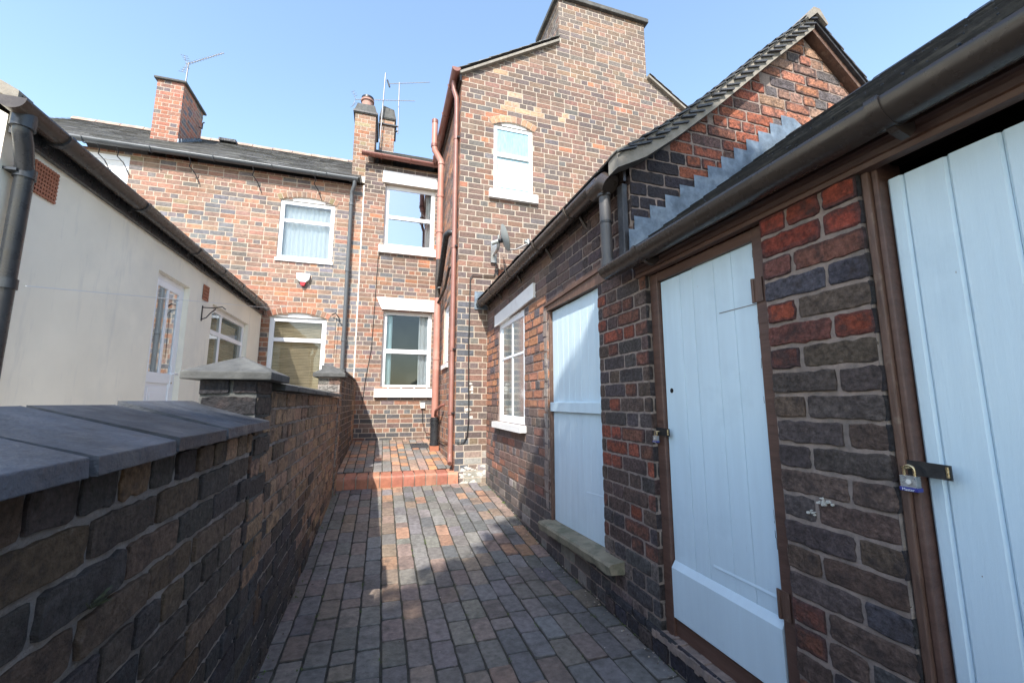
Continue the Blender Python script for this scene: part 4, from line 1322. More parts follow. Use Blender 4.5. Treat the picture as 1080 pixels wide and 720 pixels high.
mb = MB()
for (u, z, n_, sp) in ((1.02, .905, 22, .011), (1.058, .868, 6, .008)):
    for i in range(n_):
        cu_, cz_ = u + R.gauss(0, sp * .8), z + R.gauss(0, sp * .5)
        rr = R.uniform(.0012, .0045)
        FRt.poly(mb, [(cu_ + rr * math.cos(t) * R.uniform(.6, 1.4), cz_ + rr * math.sin(t) * R.uniform(.6, 1.4)) for t in [k_ * math.pi / 4 for k_ in range(8)]], .004, .0105 + i * .00008, 'tape')
pb = mb.build('paint_splash', sh)
pb['kind'] = 'stuff'
mb = MB()
mb.prism([FRt.p(2.45, .62, -.0295), FRt.p(2.45, .62, -.027), FRt.p(2.45, .628, -.0295)], (0, .26, -.02), 'door_blue')
mb.build('board_patch', dr)
def door_marks(parent, u0, u1, z0, z1, d, n, nm, m, w_=(.0006, .002), l_=(.004, .03), lean=.1):
    mb = MB()
    for i in range(n):
        u, z = R.uniform(u0, u1), R.uniform(z0, z1)
        a = R.uniform(*w_)
        b = R.uniform(*l_)
        k = R.uniform(-lean, lean) * b
        P4 = [FRt.p(u - a, z, d), FRt.p(u + a, z + R.uniform(-a, a), d), FRt.p(u + a * .6 + k, z + b, d), FRt.p(u - a * .7 + k, z + b * R.uniform(.8, 1), d)]
        mb.add(P4, [(0, 1, 2, 3)], m)
    mb.build(nm, parent)['kind'] = 'stuff'
door_marks(dr2, 1.24, 1.82, .48, 1.84, -REC + .0011, 14, 'paint_chip', 'mortar_grey', (.0005, .0012), (.001, .006))
door_marks(dr2, 1.237, 1.252, .25, 1.84, -REC + .0012, 34, 'edge_wear', 'pipe_weathered', (.0005, .0016), (.01, .05))
door_marks(dr3, -.08, .77, .05, 1.86, -REC - .0046, 14, 'paint_chip', 'mortar_grey', (.0005, .0012), (.001, .006))
# hasps (fixed) and padlocks (hung)
def hasp(parent, y_post, y_end, z, d):
    mb = MB()
    n = 1
    mb.hexa([P(y_end, z - .021, d), P(y_post, z - .018, d), P(y_post, z - .018, d + .005), P(y_end, z - .021, d + .005),
             P(y_end, z + .016, d), P(y_post, z + .020, d), P(y_post, z + .020, d + .005), P(y_end, z + .016, d + .005)], 'iron')
    mb.tube([P(y_post - .018, z, d + .004), P(y_post - .018, z, d + .022), P(y_post - .028, z, d + .022), P(y_post - .028, z, d + .004)], .003, 'brass', 8)
    mb.tube([P(y_end + .006, z - .014, d + .007), P(y_end + .006, z + .012, d + .007)], .004, 'brass', 8)
    return mb.build('hasp', parent)
hasp(sh, .818, .705, 1.045, -.021)
hasp(sh, 1.885, 1.785, 1.07, -.021)
def padlock(loc, label, s=1.0):
    t = thing('padlock', loc, label, 'padlock', 'padlocks hanging from the shed hasps')
    x, y, z = loc
    mb = MB()
    w_, h_, th_ = .036 * s, .032 * s, .018 * s
    for i in range(8):
        mb.box(x - th_ / 2, x + th_ / 2, y - w_ / 2, y + w_ / 2, z + .001 + h_ * i / 8, z + h_ * (i + .86) / 8, 'steel')
    mb.box(x - th_ * .46, x + th_ * .46, y - w_ * .47, y + w_ * .47, z + .001, z + h_ * .99, 'steel')
    mb.build('body', t, bevel=.001)
    mb = MB()
    mb.box(x - th_ * .62, x + th_ * .6, y - w_ * .55, y + w_ * .55, z - .006 * s, z + .004 * s, 'blue_plastic')
    bp = mb.build('bumper', t, bevel=.002)
    cu = bpy.data.curves.new('lettering', 'FONT')
    cu.body = 'Master'
    cu.size = .0095 * s
    cu.align_x = 'CENTER'
    tmp = bpy.data.objects.new('lettering_src', cu)
    me = bpy.data.meshes.new_from_object(tmp)
    bpy.data.objects.remove(tmp)
    lo = bpy.data.objects.new('lettering', me)
    col.objects.link(lo)
    me.materials.clear()
    me.materials.append(M['white'])
    for v in me.vertices:
        a, b = v.co.x, v.co.y
        v.co = (x - th_ * .62 - .0006, y - a, z - .0045 * s + b)
    lo.parent = bp
    mb = MB()
    rr = .011 * s
    zt = z + h_
    path = [(x, y - rr, zt - .002)] + [(x, y - math.cos(a) * rr, zt + .014 * s + math.sin(a) * rr) for a in [math.pi * i / 8 for i in range(9)]] + [(x, y + rr, zt - .002)]
    mb.tube(path, .0032 * s, 'brass', 8)
    mb.build('shackle', t)
    mb = MB()
    mb.tube([(x - th_ / 2 - .001, y - .002, z + h_ * .55), (x - th_ / 2 - .0022, y - .002, z + h_ * .55)], .006 * s, 'flash_white', 14)
    mb.build('badge', t)
    return t
padlock((XR - .005, .782, .993), 'silver laminated padlock with blue base hanging by the nearest grooved door', 1.05)
padlock((XR - .005, 1.862, 1.020), 'small silver padlock on the door between the two brick piers', .9)

# ================================================================== left garden wall
gw = thing('garden_wall', (-.57, 2.5, 0), 'dark weathered brick garden wall with slate coping and capped pillars along the left of the path', 'wall')
XL = -.49
FLw = Face((XL, 0, 0), (0, 1, 0), (1, 0, 0))
mb = MB()
kw = dict(mb_m='brick_sooty', mortar='mortar_dark', hi=1, jit=.0034, bev=.003, dvar=.004, joint=.0145)
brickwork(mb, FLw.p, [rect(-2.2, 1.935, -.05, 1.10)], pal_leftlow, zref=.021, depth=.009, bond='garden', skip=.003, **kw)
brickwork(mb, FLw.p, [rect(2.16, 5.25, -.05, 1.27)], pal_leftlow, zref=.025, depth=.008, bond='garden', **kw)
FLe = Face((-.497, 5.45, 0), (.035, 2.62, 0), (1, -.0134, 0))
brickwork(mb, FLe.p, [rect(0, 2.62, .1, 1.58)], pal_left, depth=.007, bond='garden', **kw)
mb.box(-.69, XL - .001, -2.2, 1.93, -.05, 1.099, 'joint')
mb.box(-.69, XL - .001, 2.16, 5.25, -.05, 1.269, 'mortar_dark')
mb.box(-.69, -.50, 5.45, 8.06, .1, 1.579, 'mortar_dark')
mb.build('wall', gw)
def pillar(y0, y1, x0, x1, z0, z1, capz, apex, pal, big=.04):
    mb = MB()
    FF = Face((0, y0, 0), (1, 0, 0), (0, -1, 0))
    kk = dict(kw)
    kk['mortar'] = 'cap' if y0 < 3 else 'mortar_dark'  # near pillar's shade put into a darker mortar colour
    brickwork(mb, FF.p, [rect(x0, x1, z0, z1)], pal, depth=.008, bond='x', L=.21, **kk)
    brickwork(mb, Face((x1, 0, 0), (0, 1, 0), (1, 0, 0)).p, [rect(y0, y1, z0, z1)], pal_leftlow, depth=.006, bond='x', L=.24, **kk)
    mb.box(x0, x1 - .001, y0 + .001, y1, z0, z1 - .001, 'joint')
    p = mb.build('pillar', gw)
    c = MB()
    a, b, c0, c1 = x0 - .055, x1 + .06, y0 - .05, y1 + .06
    mx, my = (a + b) / 2, (c0 + c1) / 2
    vs = [(a, c0, z1 + .001), (b, c0, z1 + .001), (b, c1, z1 + .001), (a, c1, z1 + .001), (a, c0, capz), (b, c0, capz), (b, c1, capz), (a, c1, capz), (mx, my, apex)]
    c.add(vs, [(0, 3, 2, 1), (0, 1, 5, 4), (1, 2, 6, 5), (2, 3, 7, 6), (3, 0, 4, 7), (4, 5, 8), (5, 6, 8), (6, 7, 8), (7, 4, 8)], 'cap')
    c.build('pillar_cap', p, bevel=.004)
pillar(1.93, 2.17, -.680, -.484, -.05, 1.305, 1.337, 1.412, lambda u, z: pick([((.028, .027, .03), 4), ((.05, .042, .04), 1)]))
pillar(5.22, 5.46, -.70, -.470, -.05, 1.50, 1.545, 1.65, lambda u, z: pick([((.22, .2, .18), 3), ((.2, .13, .1), 2)]))
# coping stones
def coping(y0, y1, z, xf=-.435, xb=-.715, rise=.095, t=.034, nm='coping_stone', m='coping'):
    mb = MB()
    n = 6
    pts = []
    j = [R.uniform(-.003, .003) for _ in range(4)]
    k = R.choice([.7, .85, 1.0, 1.15, 1.5])
    mb.prism([(xf + j[0], y0, z), (xf + j[1], y0, z + t), (xb, y0, z + t + rise), (xb, y0, z + rise * .2)], (0, y1 - y0, R.uniform(-.003, .003)), m, c=(.055 * k, .062 * k, .076 * k))
    return mb.build(nm, gw, bevel=.0025)
js = [-2.2, -1.9, -1.6, -1.27, -.94, -.6, -.28, .02, .30, .57, .855, 1.145, 1.465, 1.965]
for a, b in zip(js, js[1:]): coping(a + (.008 if a > .9 else .011), b - (.008 if a > .9 else .010), 1.104 + R.choice([-.004, .0, .003, .005]), rise=.078 + R.uniform(-.004, .004), t=.032)
y = 2.20
while y < 5.15:
    coping(y + .004, min(5.17, y + .33) - .004, 1.272, rise=.06, t=.028, m='cap')
    y += .33
y = 5.52
while y < 7.95:
    coping(y + .004, min(8.06, y + .42) - .004, 1.582, xf=-.452, rise=.05, t=.03, m='cap')
    y += .42

# ================================================================== rendered extension (left)
XE = -2.05
FE = Face((XE, 0, 0), (0, 1, 0), (1, 0, 0))
ex = thing('rendered_extension', (-3.2, 5.5, .33), 'cream rendered single-storey extension with black gutter, white glazed door and window at left', 'extension')
ed = (4.60, 5.27, .42, 2.45)
ew = (5.93, 7.40, 1.35, 2.42)
mb = MB()
us = [2.85, ed[0], ed[1], ew[0], ew[1], 8.07]
for a, b, z0, z1 in ((2.85, ed[0], .3, 2.80), (ed[0], ed[1], ed[3], 2.80), (ed[1], ew[0], .3, 2.80), (ew[0], ew[1], ew[3], 2.80), (ew[0], ew[1], .3, ew[2]), (ew[1], 8.05, .3, 2.80), (ed[0], ed[1], .3, ed[2])):
    mb.add([FE.p(a, z0), FE.p(b, z0), FE.p(b, z1), FE.p(a, z1)], [(0, 1, 2, 3)], 'render')
for h in (ed, ew):
    reveal(mb, FE, h, .12, 'render')
mb.add([(XE, 2.85, .3), (-5.5, 2.85, .3), (-5.5, 2.85, 2.8), (XE, 2.85, 2.8)], [(0, 1, 2, 3)], 'render')
mb.add([(XE, 2.85, 2.8), (-5.5, 2.85, 2.8), (-3.8, 2.85, 3.75)], [(0, 1, 2)], 'render')
mb.add([(-5.5, 2.85, .3), (-5.5, 8.0, .3), (-5.5, 8.0, 2.8), (-5.5, 2.85, 2.8)], [(0, 1, 2, 3)], 'render')
mb.build('wall', ex)
mb = MB()
Bv = Vector((-1, 0, .54))
slates(mb, (-1.955, 2.78, 2.86), (0, 1, 0), Bv, 5.26, 2.1, sw=.3, sh=.2, base=(.05, .05, .055))
mb.add([(-1.955, 2.78, 2.85), (-1.955, 8.04, 2.85), (-3.8, 8.04, 3.84), (-3.8, 2.78, 3.84)], [(0, 1, 2, 3)], 'slate_edge')
mb.add([(-5.6, 2.78, 2.85), (-5.6, 8.04, 2.85), (-3.8, 8.04, 3.84), (-3.8, 2.78, 3.84)], [(0, 1, 2, 3)], 'slate_edge')
er = mb.build('roof', ex)
mb = MB()
mb.prism([(-1.96, 2.76, 2.83), (-1.96, 2.76, 2.90), (-3.8, 2.76, 3.89), (-3.8, 2.76, 3.82)], (0, .1, 0), 'verge')
mb.build('verge_strip', er)
mb = MB()
mb.box(-2.045, -2.015, 2.86, 8.04, 2.70, 2.84, 'black_plastic')
mb.build('fascia', ex)
gt = MB()
gt.half_pipe((-1.945, 2.70, 2.825), (-1.945, 7.85, 2.80), .066, 'brown_plastic', (1, 0, 0), n=16)
go = gt.build('gutter', ex)
for y in (3.05, 3.95, 5.0, 5.75, 6.45, 7.05, 7.6):
    b = MB()
    b.half_pipe((-1.945, y - .017, 2.82), (-1.945, y + .017, 2.82), .077, 'black_plastic', (1, 0, 0), n=14)
    b.box(-2.02, -1.99, y - .012, y + .012, 2.73, 2.80, 'black_plastic')
    b.build('gutter_bracket', go)
dp = MB()
dp.tube([(-1.945, 2.80, 2.79), (-1.945, 2.80, 2.70)], .052, 'black_plastic', 16)
dp.tube([(-1.945, 2.80, 2.72), (-1.945, 2.80, 2.68), (-1.95, 2.83, 2.63), (-1.985, 2.915, 2.53), (-1.99, 2.93, 2.48), (-1.99, 2.93, .33)], .040, 'black_plastic', 16)
dpo = dp.build('downpipe', ex)
for z in (2.47, 1.83):
    b = MB()
    b.tube([(-1.99, 2.93, z), (-1.99, 2.93, z + .055)], .048, 'black_plastic', 16)
    b.box(-2.05, -1.99, 2.87, 2.99, z + .02, z + .035, 'black_plastic')
    b.build('pipe_clip', dpo)
# vents
for (a, b, z0, z1, nx, nz_) in ((3.07, 3.245, 2.47, 2.65, 8, 7), (5.60, 5.74, 2.41, 2.57, 4, 4)):
    mb = MB()
    FE.box(mb, a, b, z0, z1, .0, .006, 'unlit_void')
    du, dz = (b - a) / nx, (z1 - z0) / nz_
    for i in range(nx + 1):
        FE.box(mb, a + i * du - du * .22, a + i * du + du * .22, z0 - .01, z1 + .01, .005, .013, 'terracotta')
    for i in range(nz_ + 1):
        FE.box(mb, a - .01, b + .01, z0 + i * dz - dz * .22, z0 + i * dz + dz * .22, .0055, .0135, 'terracotta')
    mb.build('air_vent', ex)
# glazed door
mb = MB()
fw = .055
FE.box(mb, ed[0], ed[0] + fw, ed[2], ed[3], -.11, -.05, 'white')
FE.box(mb, ed[1] - fw, ed[1], ed[2], ed[3], -.11, -.05, 'white')
FE.box(mb, ed[0] + fw, ed[1] - fw, ed[3] - fw, ed[3], -.11, -.05, 'white')
fr = mb.build('door_frame', ex, bevel=.005)
a, b = ed[0] + fw + .004, ed[1] - fw - .004
mb = MB()
z0, z1 = ed[2] + .01, ed[3] - fw - .004
FE.box(mb, a, a + .06, z0, z1, -.10, -.042, 'white')
FE.box(mb, b - .06, b, z0, z1, -.10, -.042, 'white')
FE.box(mb, a + .06, b - .06, z1 - .06, z1, -.10, -.042, 'white')
FE.box(mb, a + .06, b - .06, 1.40, 1.50, -.10, -.042, 'white')
FE.box(mb, a + .06, b - .06, z0, z0 + .10, -.10, -.042, 'white')
FE.box(mb, (a + b) / 2 - .02, (a + b) / 2 + .02, 1.50, z1 - .06, -.095, -.045, 'white')
FE.box(mb, a + .06, b - .06, z0 + .10, 1.40, -.09, -.055, 'white')
FE.box(mb, a + .10, b - .10, z0 + .15, 1.36, -.055, -.049, 'white')
FE.box(mb, a + .14, b - .14, z0 + .20, 1.31, -.049, -.044, 'white')
ddr = mb.build('door', ex, bevel=.005)
mb = MB()
mb.add([FE.p(a + .055, 1.49, -.052), FE.p(b - .055, 1.49, -.052), FE.p(b - .055, z1 - .055, -.052), FE.p(a + .055, z1 - .055, -.052)], [(0, 1, 2, 3)], M.setdefault('glass_door', glass('reflective_door_glass', .55)) and 'glass_door')
mb.add([FE.p(a + .0, .4, -.3), FE.p(b + .0, .4, -.3), FE.p(b, z1, -.3), FE.p(a, z1, -.3)], [(0, 1, 2, 3)], 'room')
mb.build('pane', ddr)
mb = MB()
FE.box(mb, b - .055, b - .025, 1.36, 1.58, -.042, -.036, 'white')
mb.tube([FE.p(b - .04, 1.50, -.038), FE.p(b - .04, 1.50, .01), FE.p(b - .13, 1.50, .014)], .009, 'white', 8)
mb.tube([FE.p(b - .04, 1.41, -.037), FE.p(b - .04, 1.41, -.03)], .008, 'brass', 8)
mb.build('handle', ddr)
window(ex, FE, *ew, rec=.06, fw=.06, bars_u=(6.45,), bars_z=(2.10,), bt=.06, mg='glass', room='room_brown',
       curtain=[('blind', ew[0] + .06, ew[1] - .06, ew[2] + .06, ew[3] - .08, 'bamboo')])

# ================================================================== small separate things
# satellite dish
ds = thing('satellite_dish', (1.50, 5.47, 3.25), 'small grey satellite dish bolted to the tall brick gable', 'satellite dish')
mb = MB()
cc = Vector((1.50, 5.14, 3.40))
nrm = Vector((.94, -.10, .30)).normalized()
upv = Vector((-.2, 0, 1))
ax = nrm.cross(upv).normalized()
bx = ax.cross(nrm).normalized()
rings, seg = 6, 28
for side, off in ((1, 0.0), (-1, -.006)):
    vs = [cc - nrm * .045 + nrm * off]
    fs = []
    for i in range(1, rings + 1):
        r = i / rings
        for k in range(seg):
            t = 2 * math.pi * k / seg
            vs.append(cc + nrm * (.045 * (r * r - 1) + off) + ax * math.cos(t) * .165 * r + bx * math.sin(t) * .185 * r)
    for k in range(seg):
        fs.append((0, 1 + k, 1 + (k + 1) % seg))
        for i in range(rings - 1):
            q = 1 + i * seg
            fs.append((q + k, q + seg + k, q + seg + (k + 1) % seg, q + (k + 1) % seg))
    mb.add(vs, fs, 'dish', smooth=True)
mb.build('dish', ds)
mb = MB()
mb.tube([cc - bx * .17 - nrm * .01, cc - bx * .19 + nrm * .10, cc - bx * .15 + nrm * .27], .010, 'alu', 8)
mb.build('lnb_arm', ds)
mb = MB()
e = cc - bx * .14 + nrm * .28
mb.tube([e + Vector((.0, 0, .05)), e + Vector((.02, 0, -.08))], .022, 'steel', 12)
mb.tube([e + Vector((-.05, 0, .02)), e + Vector((.0, 0, .0))], .02, 'dish', 12)
mb.build('lnb', ds)
mb = MB()
mb.box(1.38, 1.46, 5.455, 5.482, 3.15, 3.45, 'steel')
mb.tube([(1.42, 5.46, 3.26), (1.42, 5.26, 3.26), (1.42, 5.20, 3.30), (1.42, 5.18, 3.44)], .019, 'steel', 10)
mb.tube([cc - nrm * .05 - Vector((0, 0, .03)), (1.42, 5.18, 3.36)], .03, 'iron', 10)
mb.tube([(1.33, 5.22, 3.33), (1.42, 5.18, 3.36)], .028, 'dish', 10)
mb.build('mount', ds)

def cable(name, pts, r, m, label, cat='cable'):
    mb = MB()
    mb.tube(pts, r, m, 6)
    return tag(mb.build(name), label, cat)
cable('cable', [(1.46, 5.47, 3.35), (1.455, 5.475, 3.03), (1.43, 5.478, 2.96), (1.13, 5.478, 2.95), (1.095, 5.478, 2.90), (1.085, 5.478, 2.0), (1.10, 5.478, 1.0), (1.085, 5.478, .78), (1.04, 5.478, .70), (.95, 5.475, .70)], .0075, 'cable',
      'black cable running from the satellite dish down the gable corner')
cable('cable', [(-.13, 8.055, 4.15), (-.18, 8.055, 3.9), (-.20, 8.055, 3.0), (-.22, 8.055, 2.2), (-.30, 8.055, 1.6), (-.34, 8.055, 1.1)], .005, 'cable', 'thin black cable hanging left of the two centre windows')
cable('cable', [(.74, 8.05, 1.12), (.745, 8.05, .85), (.80, 8.03, .66), (.9, 7.6, .62), (.91, 6.6, .60), (.915, 5.9, .66), (.94, 5.49, .70)], .007, 'cable', 'low black cable from the white socket behind the soil pipe')
mb = MB()
mb.box(.70, .78, 8.02, 8.058, 1.10, 1.20, 'white')
tag(mb.build('socket_box', bevel=.004), 'small white outdoor socket box low on the back wall by the soil pipe', 'socket')
mb = MB()
mb.tube([(-1.93, 2.97, 1.86), (-1.87, 8.02, 2.83)], .0035, 'line', 5)
tag(mb.build('washing_line'), 'thin white washing line stretched in front of the cream extension', 'washing line')
# hanging basket bracket
mb = MB()
FE.box(mb, 5.62, 5.64, 2.15, 2.33, .001, .008, 'iron')
mb.tube([FE.p(5.63, 2.31, .006), FE.p(5.63, 2.31, .12), FE.p(5.63, 2.33, .2), FE.p(5.63, 2.30, .24)], .006, 'iron', 6)
mb.tube([FE.p(5.63, 2.17, .006), FE.p(5.63, 2.19, .05), FE.p(5.63, 2.25, .09), FE.p(5.63, 2.30, .14)], .006, 'iron', 6)
tag(mb.build('hanging_bracket'), 'black scrolled iron hanging basket bracket between the white door and window', 'bracket')
# alarm box
ab = thing('alarm_box', (-1.44, 8.08, 3.3), 'white and red shield-shaped burglar alarm box under the upper arched window', 'alarm box')
mb = MB()
pts = [(-1.545, 3.49), (-1.545, 3.40), (-1.50, 3.31), (-1.345 - .03, 3.30), (-1.335, 3.40), (-1.335, 3.49)]
FB.poly(mb, [(-1.55, 3.50), (-1.54, 3.40), (-1.49, 3.345), (-1.39, 3.345), (-1.34, 3.40), (-1.33, 3.50)][::-1], .006, .075, 'white')
mb.build('cover', ab, bevel=.012)
mb = MB()
FB.poly(mb, [(-1.49, 3.344), (-1.465, 3.275), (-1.415, 3.275), (-1.39, 3.344)], .006, .065, 'red_plastic')
mb.build('strobe', ab, bevel=.008)
mb = MB()
mb.tube([FB.p(-1.44, 3.42, .0755), FB.p(-1.44, 3.42, .078)], .024, 'red_plastic', 16)
mb.tube([FB.p(-1.44, 3.42, .078), FB.p(-1.44, 3.42, .0785)], .014, 'white', 16)
mb.build('emblem', ab)
# drain grate leaning
mb = MB()
for i in range(7):
    x = .50 + i * .042
    mb.box(x, x + .016, 7.18, 7.36, pz(7.27) + .012, pz(7.27) + .05, 'cast')
mb.box(.49, .775, 7.165, 7.185, pz(7.17) + .01, pz(7.17) + .055, 'cast')
mb.box(.49, .775, 7.355, 7.375, pz(7.36) + .01, pz(7.36) + .055, 'cast')
tag(mb.build('drain_grate'), 'black slotted cast drain grate on the patio by the soil pipe', 'drain grate')

# aerials
def yagi(p0, p1, n, el, up=(0, 0, 1), m='alu', r=.007, horiz=(0, 1, 0), refl=True):
    mb = MB()
    p0, p1 = Vector(p0), Vector(p1)
    mb.tube([p0, p1], r, m, 6)
    h = Vector(horiz).normalized()
    for i in range(n):
        t = (i + .5) / n
        c = p0 + (p1 - p0) * t
        l_ = el * (1 - .25 * t)
        mb.tube([c - h * l_ / 2, c + h * l_ / 2], .0055, m, 5)
    if refl:
        for k in (-1, 1):
            c = p0 + Vector((0, 0, .09 * k))
            for j in range(3):
                cj = c + Vector((-.03 * abs(j), 0, .05 * k * j))
                mb.tube([cj - h * el * .6, cj + h * el * .6], .005, m, 5)
            mb.tube([p0, c + Vector((-.06, 0, .10 * k))], .005, m, 5)
    return mb
A1 = thing('tv_aerial', (-4.23, 9.6, 7.66), 'tv aerial on a short mast above the left red brick chimney', 'aerial', 'rooftop aerials')
mb = MB()
mb.tube([(-4.23, 9.6, 7.6), (-4.215, 9.6, 8.34)], .014, 'alu', 8)
mb.build('mast', A1)
yagi((-4.245, 9.6, 8.29), (-3.605, 9.6, 8.736), 14, .17, horiz=(.25, .8, .55)).build('antenna', A1)
A2 = thing('tv_aerial', (-.33, 9.0, 7.0), 'tall tv aerial mast between the two centre chimney stacks', 'aerial', 'rooftop aerials')
mb = MB()
mb.tube([(-.30, 9.3, 6.75), (-.234, 9.3, 8.86)], .014, 'alu', 8)
mb.build('mast', A2)
yagi((-.856, 9.30, 8.035), (.456, 9.3, 8.30), 14, .16, horiz=(.3, .6, .7)).build('antenna', A2)
A3 = thing('tv_aerial', (.07, 9.4, 7.2), 'long tv aerial on a mast clamped to the right-hand small chimney', 'aerial', 'rooftop aerials')
mb = MB()
mb.tube([(.10, 9.4, 7.45), (.088, 9.4, 8.77)], .014, 'alu', 8)
mb.tube([(.03, 9.4, 7.62), (.10, 9.4, 7.62)], .02, 'iron', 6)
mb.tube([(.03, 9.4, 7.5), (.10, 9.4, 7.5)], .02, 'iron', 6)
mb.build('mast', A3)
mb = yagi((-.154, 9.4, 8.68), (.80, 9.4, 8.96), 13, .15, horiz=(.2, .6, .7), refl=False)
mb.tube([(-.19, 9.4, 8.77), (-.13, 9.4, 8.60)], .02, 'iron', 6)
mb.build('antenna', A3)

# hooks under the terrace gutter
for i, (x, dz) in enumerate(((-4.55, .0), (-4.3, -.0), (-3.3, 0), (-2.35, 0), (-1.35, 0))):
    mb = MB()
    mb.tube([(x, 7.90, 5.33), (x + .02, 7.93, 5.26), (x - .01, 7.97, 5.20), (x + .05, 8.03, 5.13), (x + .09, 8.06, 5.04), (x + .12, 8.07, 4.95)], .008, 'iron', 6)
    tag(mb.build('wire_hook'), 'bent wire hook under the grey gutter of the orange brick house', 'hook', 'wire hooks under the grey gutter')
mb = MB()
mb.tube([(-.92, 8.06, 2.78), (-.86, 8.0, 2.80), (-.80, 8.0, 2.72), (-.78, 8.04, 2.66)], .010, 'iron', 6)
mb.tube([(-.84, 8.02, 2.72), (-.85, 8.03, 2.0)], .004, 'iron', 6)
tag(mb.build('wall_hook'), 'small black hook with a hanging wire right of the lower arched window', 'hook')

# plant tuft in the left wall
mb = MB()
for i in range(30):
    a = R.uniform(0, 2 * math.pi)
    b = Vector((-.475, .99 + R.uniform(-.015, .02), .862 + R.uniform(-.006, .006)))
    d = Vector((abs(math.cos(a)) * .5 + .2, math.sin(a), R.uniform(.1, .9))).normalized()
    l_ = R.uniform(.008, .027)
    p = b + d * l_
    s_ = Vector((R.uniform(-1, 1), R.uniform(-1, 1), R.uniform(-1, 1))).normalized() * .0022
    mb.add([b - s_ * .5, b + s_ * .5, p + s_, p + d * .008, p - s_], [(0, 1, 2, 3, 4)], 'weed')
tag(mb.build('wall_weed'), 'little pale green weed growing from a joint of the dark left wall', 'weed')
# moss and weeds in the path joints
mb = MB()
def tuft(x, y, z, n, s):
    for i in range(n):
        b = Vector((x + R.gauss(0, s), y + R.gauss(0, s * 1.6), z))
        d = Vector((R.uniform(-1, 1), R.uniform(-1, 1), 1.3)).normalized()
        l_ = R.uniform(.006, .016)
        sd_ = Vector((R.uniform(-1, 1), R.uniform(-1, 1), 0)).normalized() * .0026
        mb.add([b - sd_, b + sd_, b + d * l_], [(0, 1, 2)], 'moss')
for i in range(70):
    x, y = R.uniform(-.45, 1.3), R.uniform(1.6, 5.4)
    x = -.53 + .116 * round((x + .53) / .116) + R.uniform(-.003, .003)
    tuft(x, y, gz(y) + .004, R.randint(3, 12), .007)
for i in range(16): 
    x = R.uniform(-.1, .9)
    tuft(x, 5.44, gz(5.44) + .004, R.randint(8, 26), .012)
for i in range(40):
    y = R.uniform(1.5, 5.4)
    tuft(XR - .03, y, gz(y) + .004, R.randint(4, 14), .01)
    y = R.uniform(1.5, 5.4)
    tuft(XL + .03, y, gz(y) + .004, R.randint(3, 10), .01)
tag(mb.build('moss'), 'tiny moss and weeds in the paving joints', 'moss', kind='stuff')
# mortar crumbs and grit
mb = MB()
for i in range(260):
    side = R.random() < .5
    y = R.uniform(.8, 5.4)
    x = (XR - abs(R.gauss(0, .06)) - .012) if side else R.uniform(-.45, 1.3)
    if not side and R.random() < .6: continue
    s_ = R.uniform(.002, .006)
    z = gz(y) + .010
    mb.box(x, x + s_ * 1.4, y, y + s_, z, z + s_ * .7, R.choice(['tape', 'mortar_grey', 'mortar']))
tag(mb.build('grit'), 'scattered mortar crumbs on the paving', 'grit', kind='stuff')
mb = MB()
for i in range(120):
    y = R.uniform(1.0, 5.4)
    x = XR - .02 - abs(R.gauss(0, .05)) if R.random() < .75 else XL + .02 + abs(R.gauss(0, .04))
    z = gz(y) + .012
    a = R.uniform(0, 6.28)
    l_ = R.uniform(.004, .011)
    dx, dy = math.cos(a) * l_, math.sin(a) * l_
    mb.add([(x - dx, y - dy, z), (x - dy * .5, y + dx * .5, z + .004), (x + dx, y + dy, z + .001), (x + dy * .5, y - dx * .5, z + .003)], [(0, 1, 2, 3)], R.choice(['bark', 'earth', 'mortar_dark']))
tag(mb.build('leaf_litter'), 'dry leaf litter and grit gathered along the wall feet', 'litter', kind='stuff')
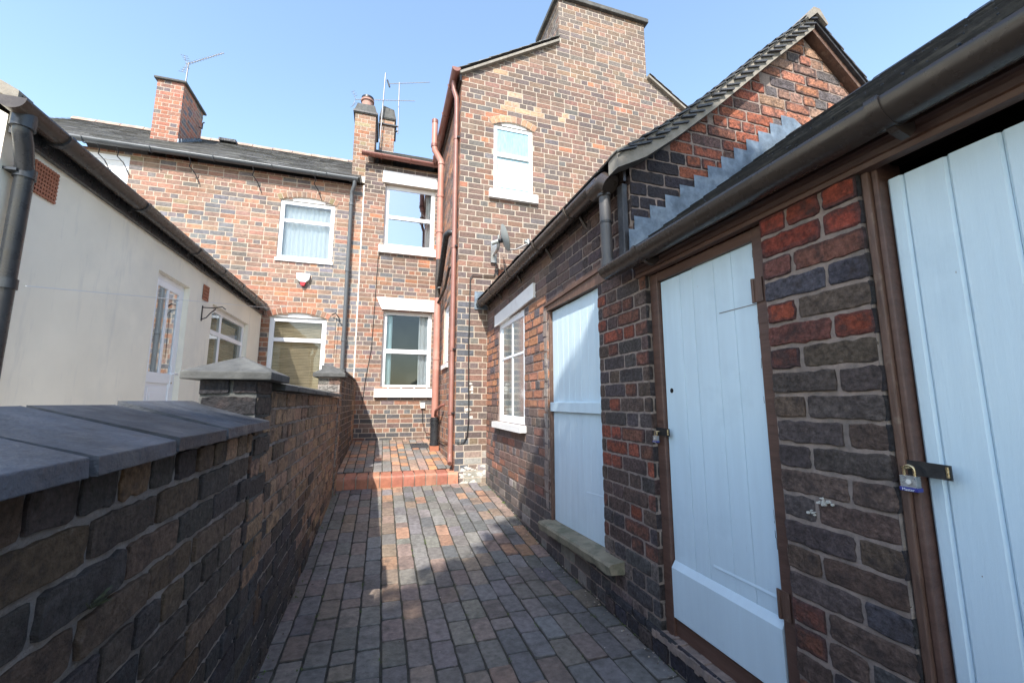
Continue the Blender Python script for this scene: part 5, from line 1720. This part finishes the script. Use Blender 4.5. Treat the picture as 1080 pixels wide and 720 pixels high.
# black bag at the near door
bgt = MB()
rings = []
n = 20
for i in range(15):
    t = i / 14
    z = .02 + .60 * t
    wv = 1 - .65 * t ** 2.2
    rings.append([(1.215 + .075 * wv * math.cos(a) + .015 * t, .30 + .19 * wv * math.sin(a) * (1 + .05 * math.sin(9 * a)) + .05 * t, z + .008 * math.sin(5 * a)) for a in [2 * math.pi * k / n for k in range(n)]])
vs = [p for r in rings for p in r]
fs = [(i * n + k, i * n + (k + 1) % n, (i + 1) * n + (k + 1) % n, (i + 1) * n + k) for i in range(14) for k in range(n)]
fs += [tuple(reversed(range(n))), tuple(14 * n + k for k in range(n))]
bgt.add(vs, fs, 'cloth', smooth=True)
tag(bgt.build('fabric_bag'), 'black ribbed fabric bag standing by the nearest pale door, cut by the frame', 'bag')

# ================================================================== tree behind the camera (casts the shade over the foreground)
tr = thing('tree', (-1.7, -5.4, -.05), 'leafy tree standing at the yard end, shading the near path', 'tree')
mb = MB()
mb.tube([(-1.7, -5.4, -.1), (-1.65, -5.3, 1.5), (-1.75, -5.1, 3.2), (-1.6, -4.9, 5.0), (-1.5, -4.7, 7.0)], .2, 'bark', 10, r1=.07)
for i in range(9):
    a = i * 2.4
    z = 3.8 + i * .35
    mb.tube([(-1.65, -5.0, z), (-1.6 + math.cos(a) * .9, -4.8 + math.sin(a) * .9, z + .8), (-1.5 + math.cos(a) * 1.8, -4.7 + math.sin(a) * 1.8, z + 1.3)], .07, 'bark', 6, r1=.02)
mb.build('trunk', tr)
mb = MB()
def crown_blob(c, r, n):
    for i in range(n):
        d = Vector((R.gauss(0, 1), R.gauss(0, 1), R.gauss(0, 1))).normalized() * (R.random() ** .4)
        p = Vector(c) + Vector((d.x * r[0], d.y * r[1], d.z * r[2]))
        s_ = R.uniform(.06, .12)
        a = Vector((R.gauss(0, 1), R.gauss(0, 1), R.gauss(0, 1))).normalized()
        b = a.cross(Vector((R.gauss(0, 1), R.gauss(0, 1), R.gauss(0, 1)))).normalized()
        mb.add([p - a * s_, p + b * s_ * .55, p + a * s_, p - b * s_ * .55], [(0, 1, 2, 3)], 'leaf')
for c, r, n in (((-1.9, -4.4, 6.9), (1.15, 1.55, .6), 4200), ((-1.0, -3.3, 6.9), (1.0, 1.35, .6), 3600), ((.3, -3.3, 6.8), (1.0, 1.3, .6), 3600), ((-.9, -5.0, 6.9), (1.5, 1.2, .9), 3600),
                ((-1.8, -5.9, 6.6), (1.5, 1.3, .8), 3600), ((.2, -5.4, 6.5), (1.2, 1.5, .9), 3600), ((1.1, -2.5, 6.9), (.75, .65, .45), 1500), ((.3, -2.1, 6.9), (.8, .45, .4), 1300)):
    crown_blob(c, r, n)
mb.build('crown', tr)
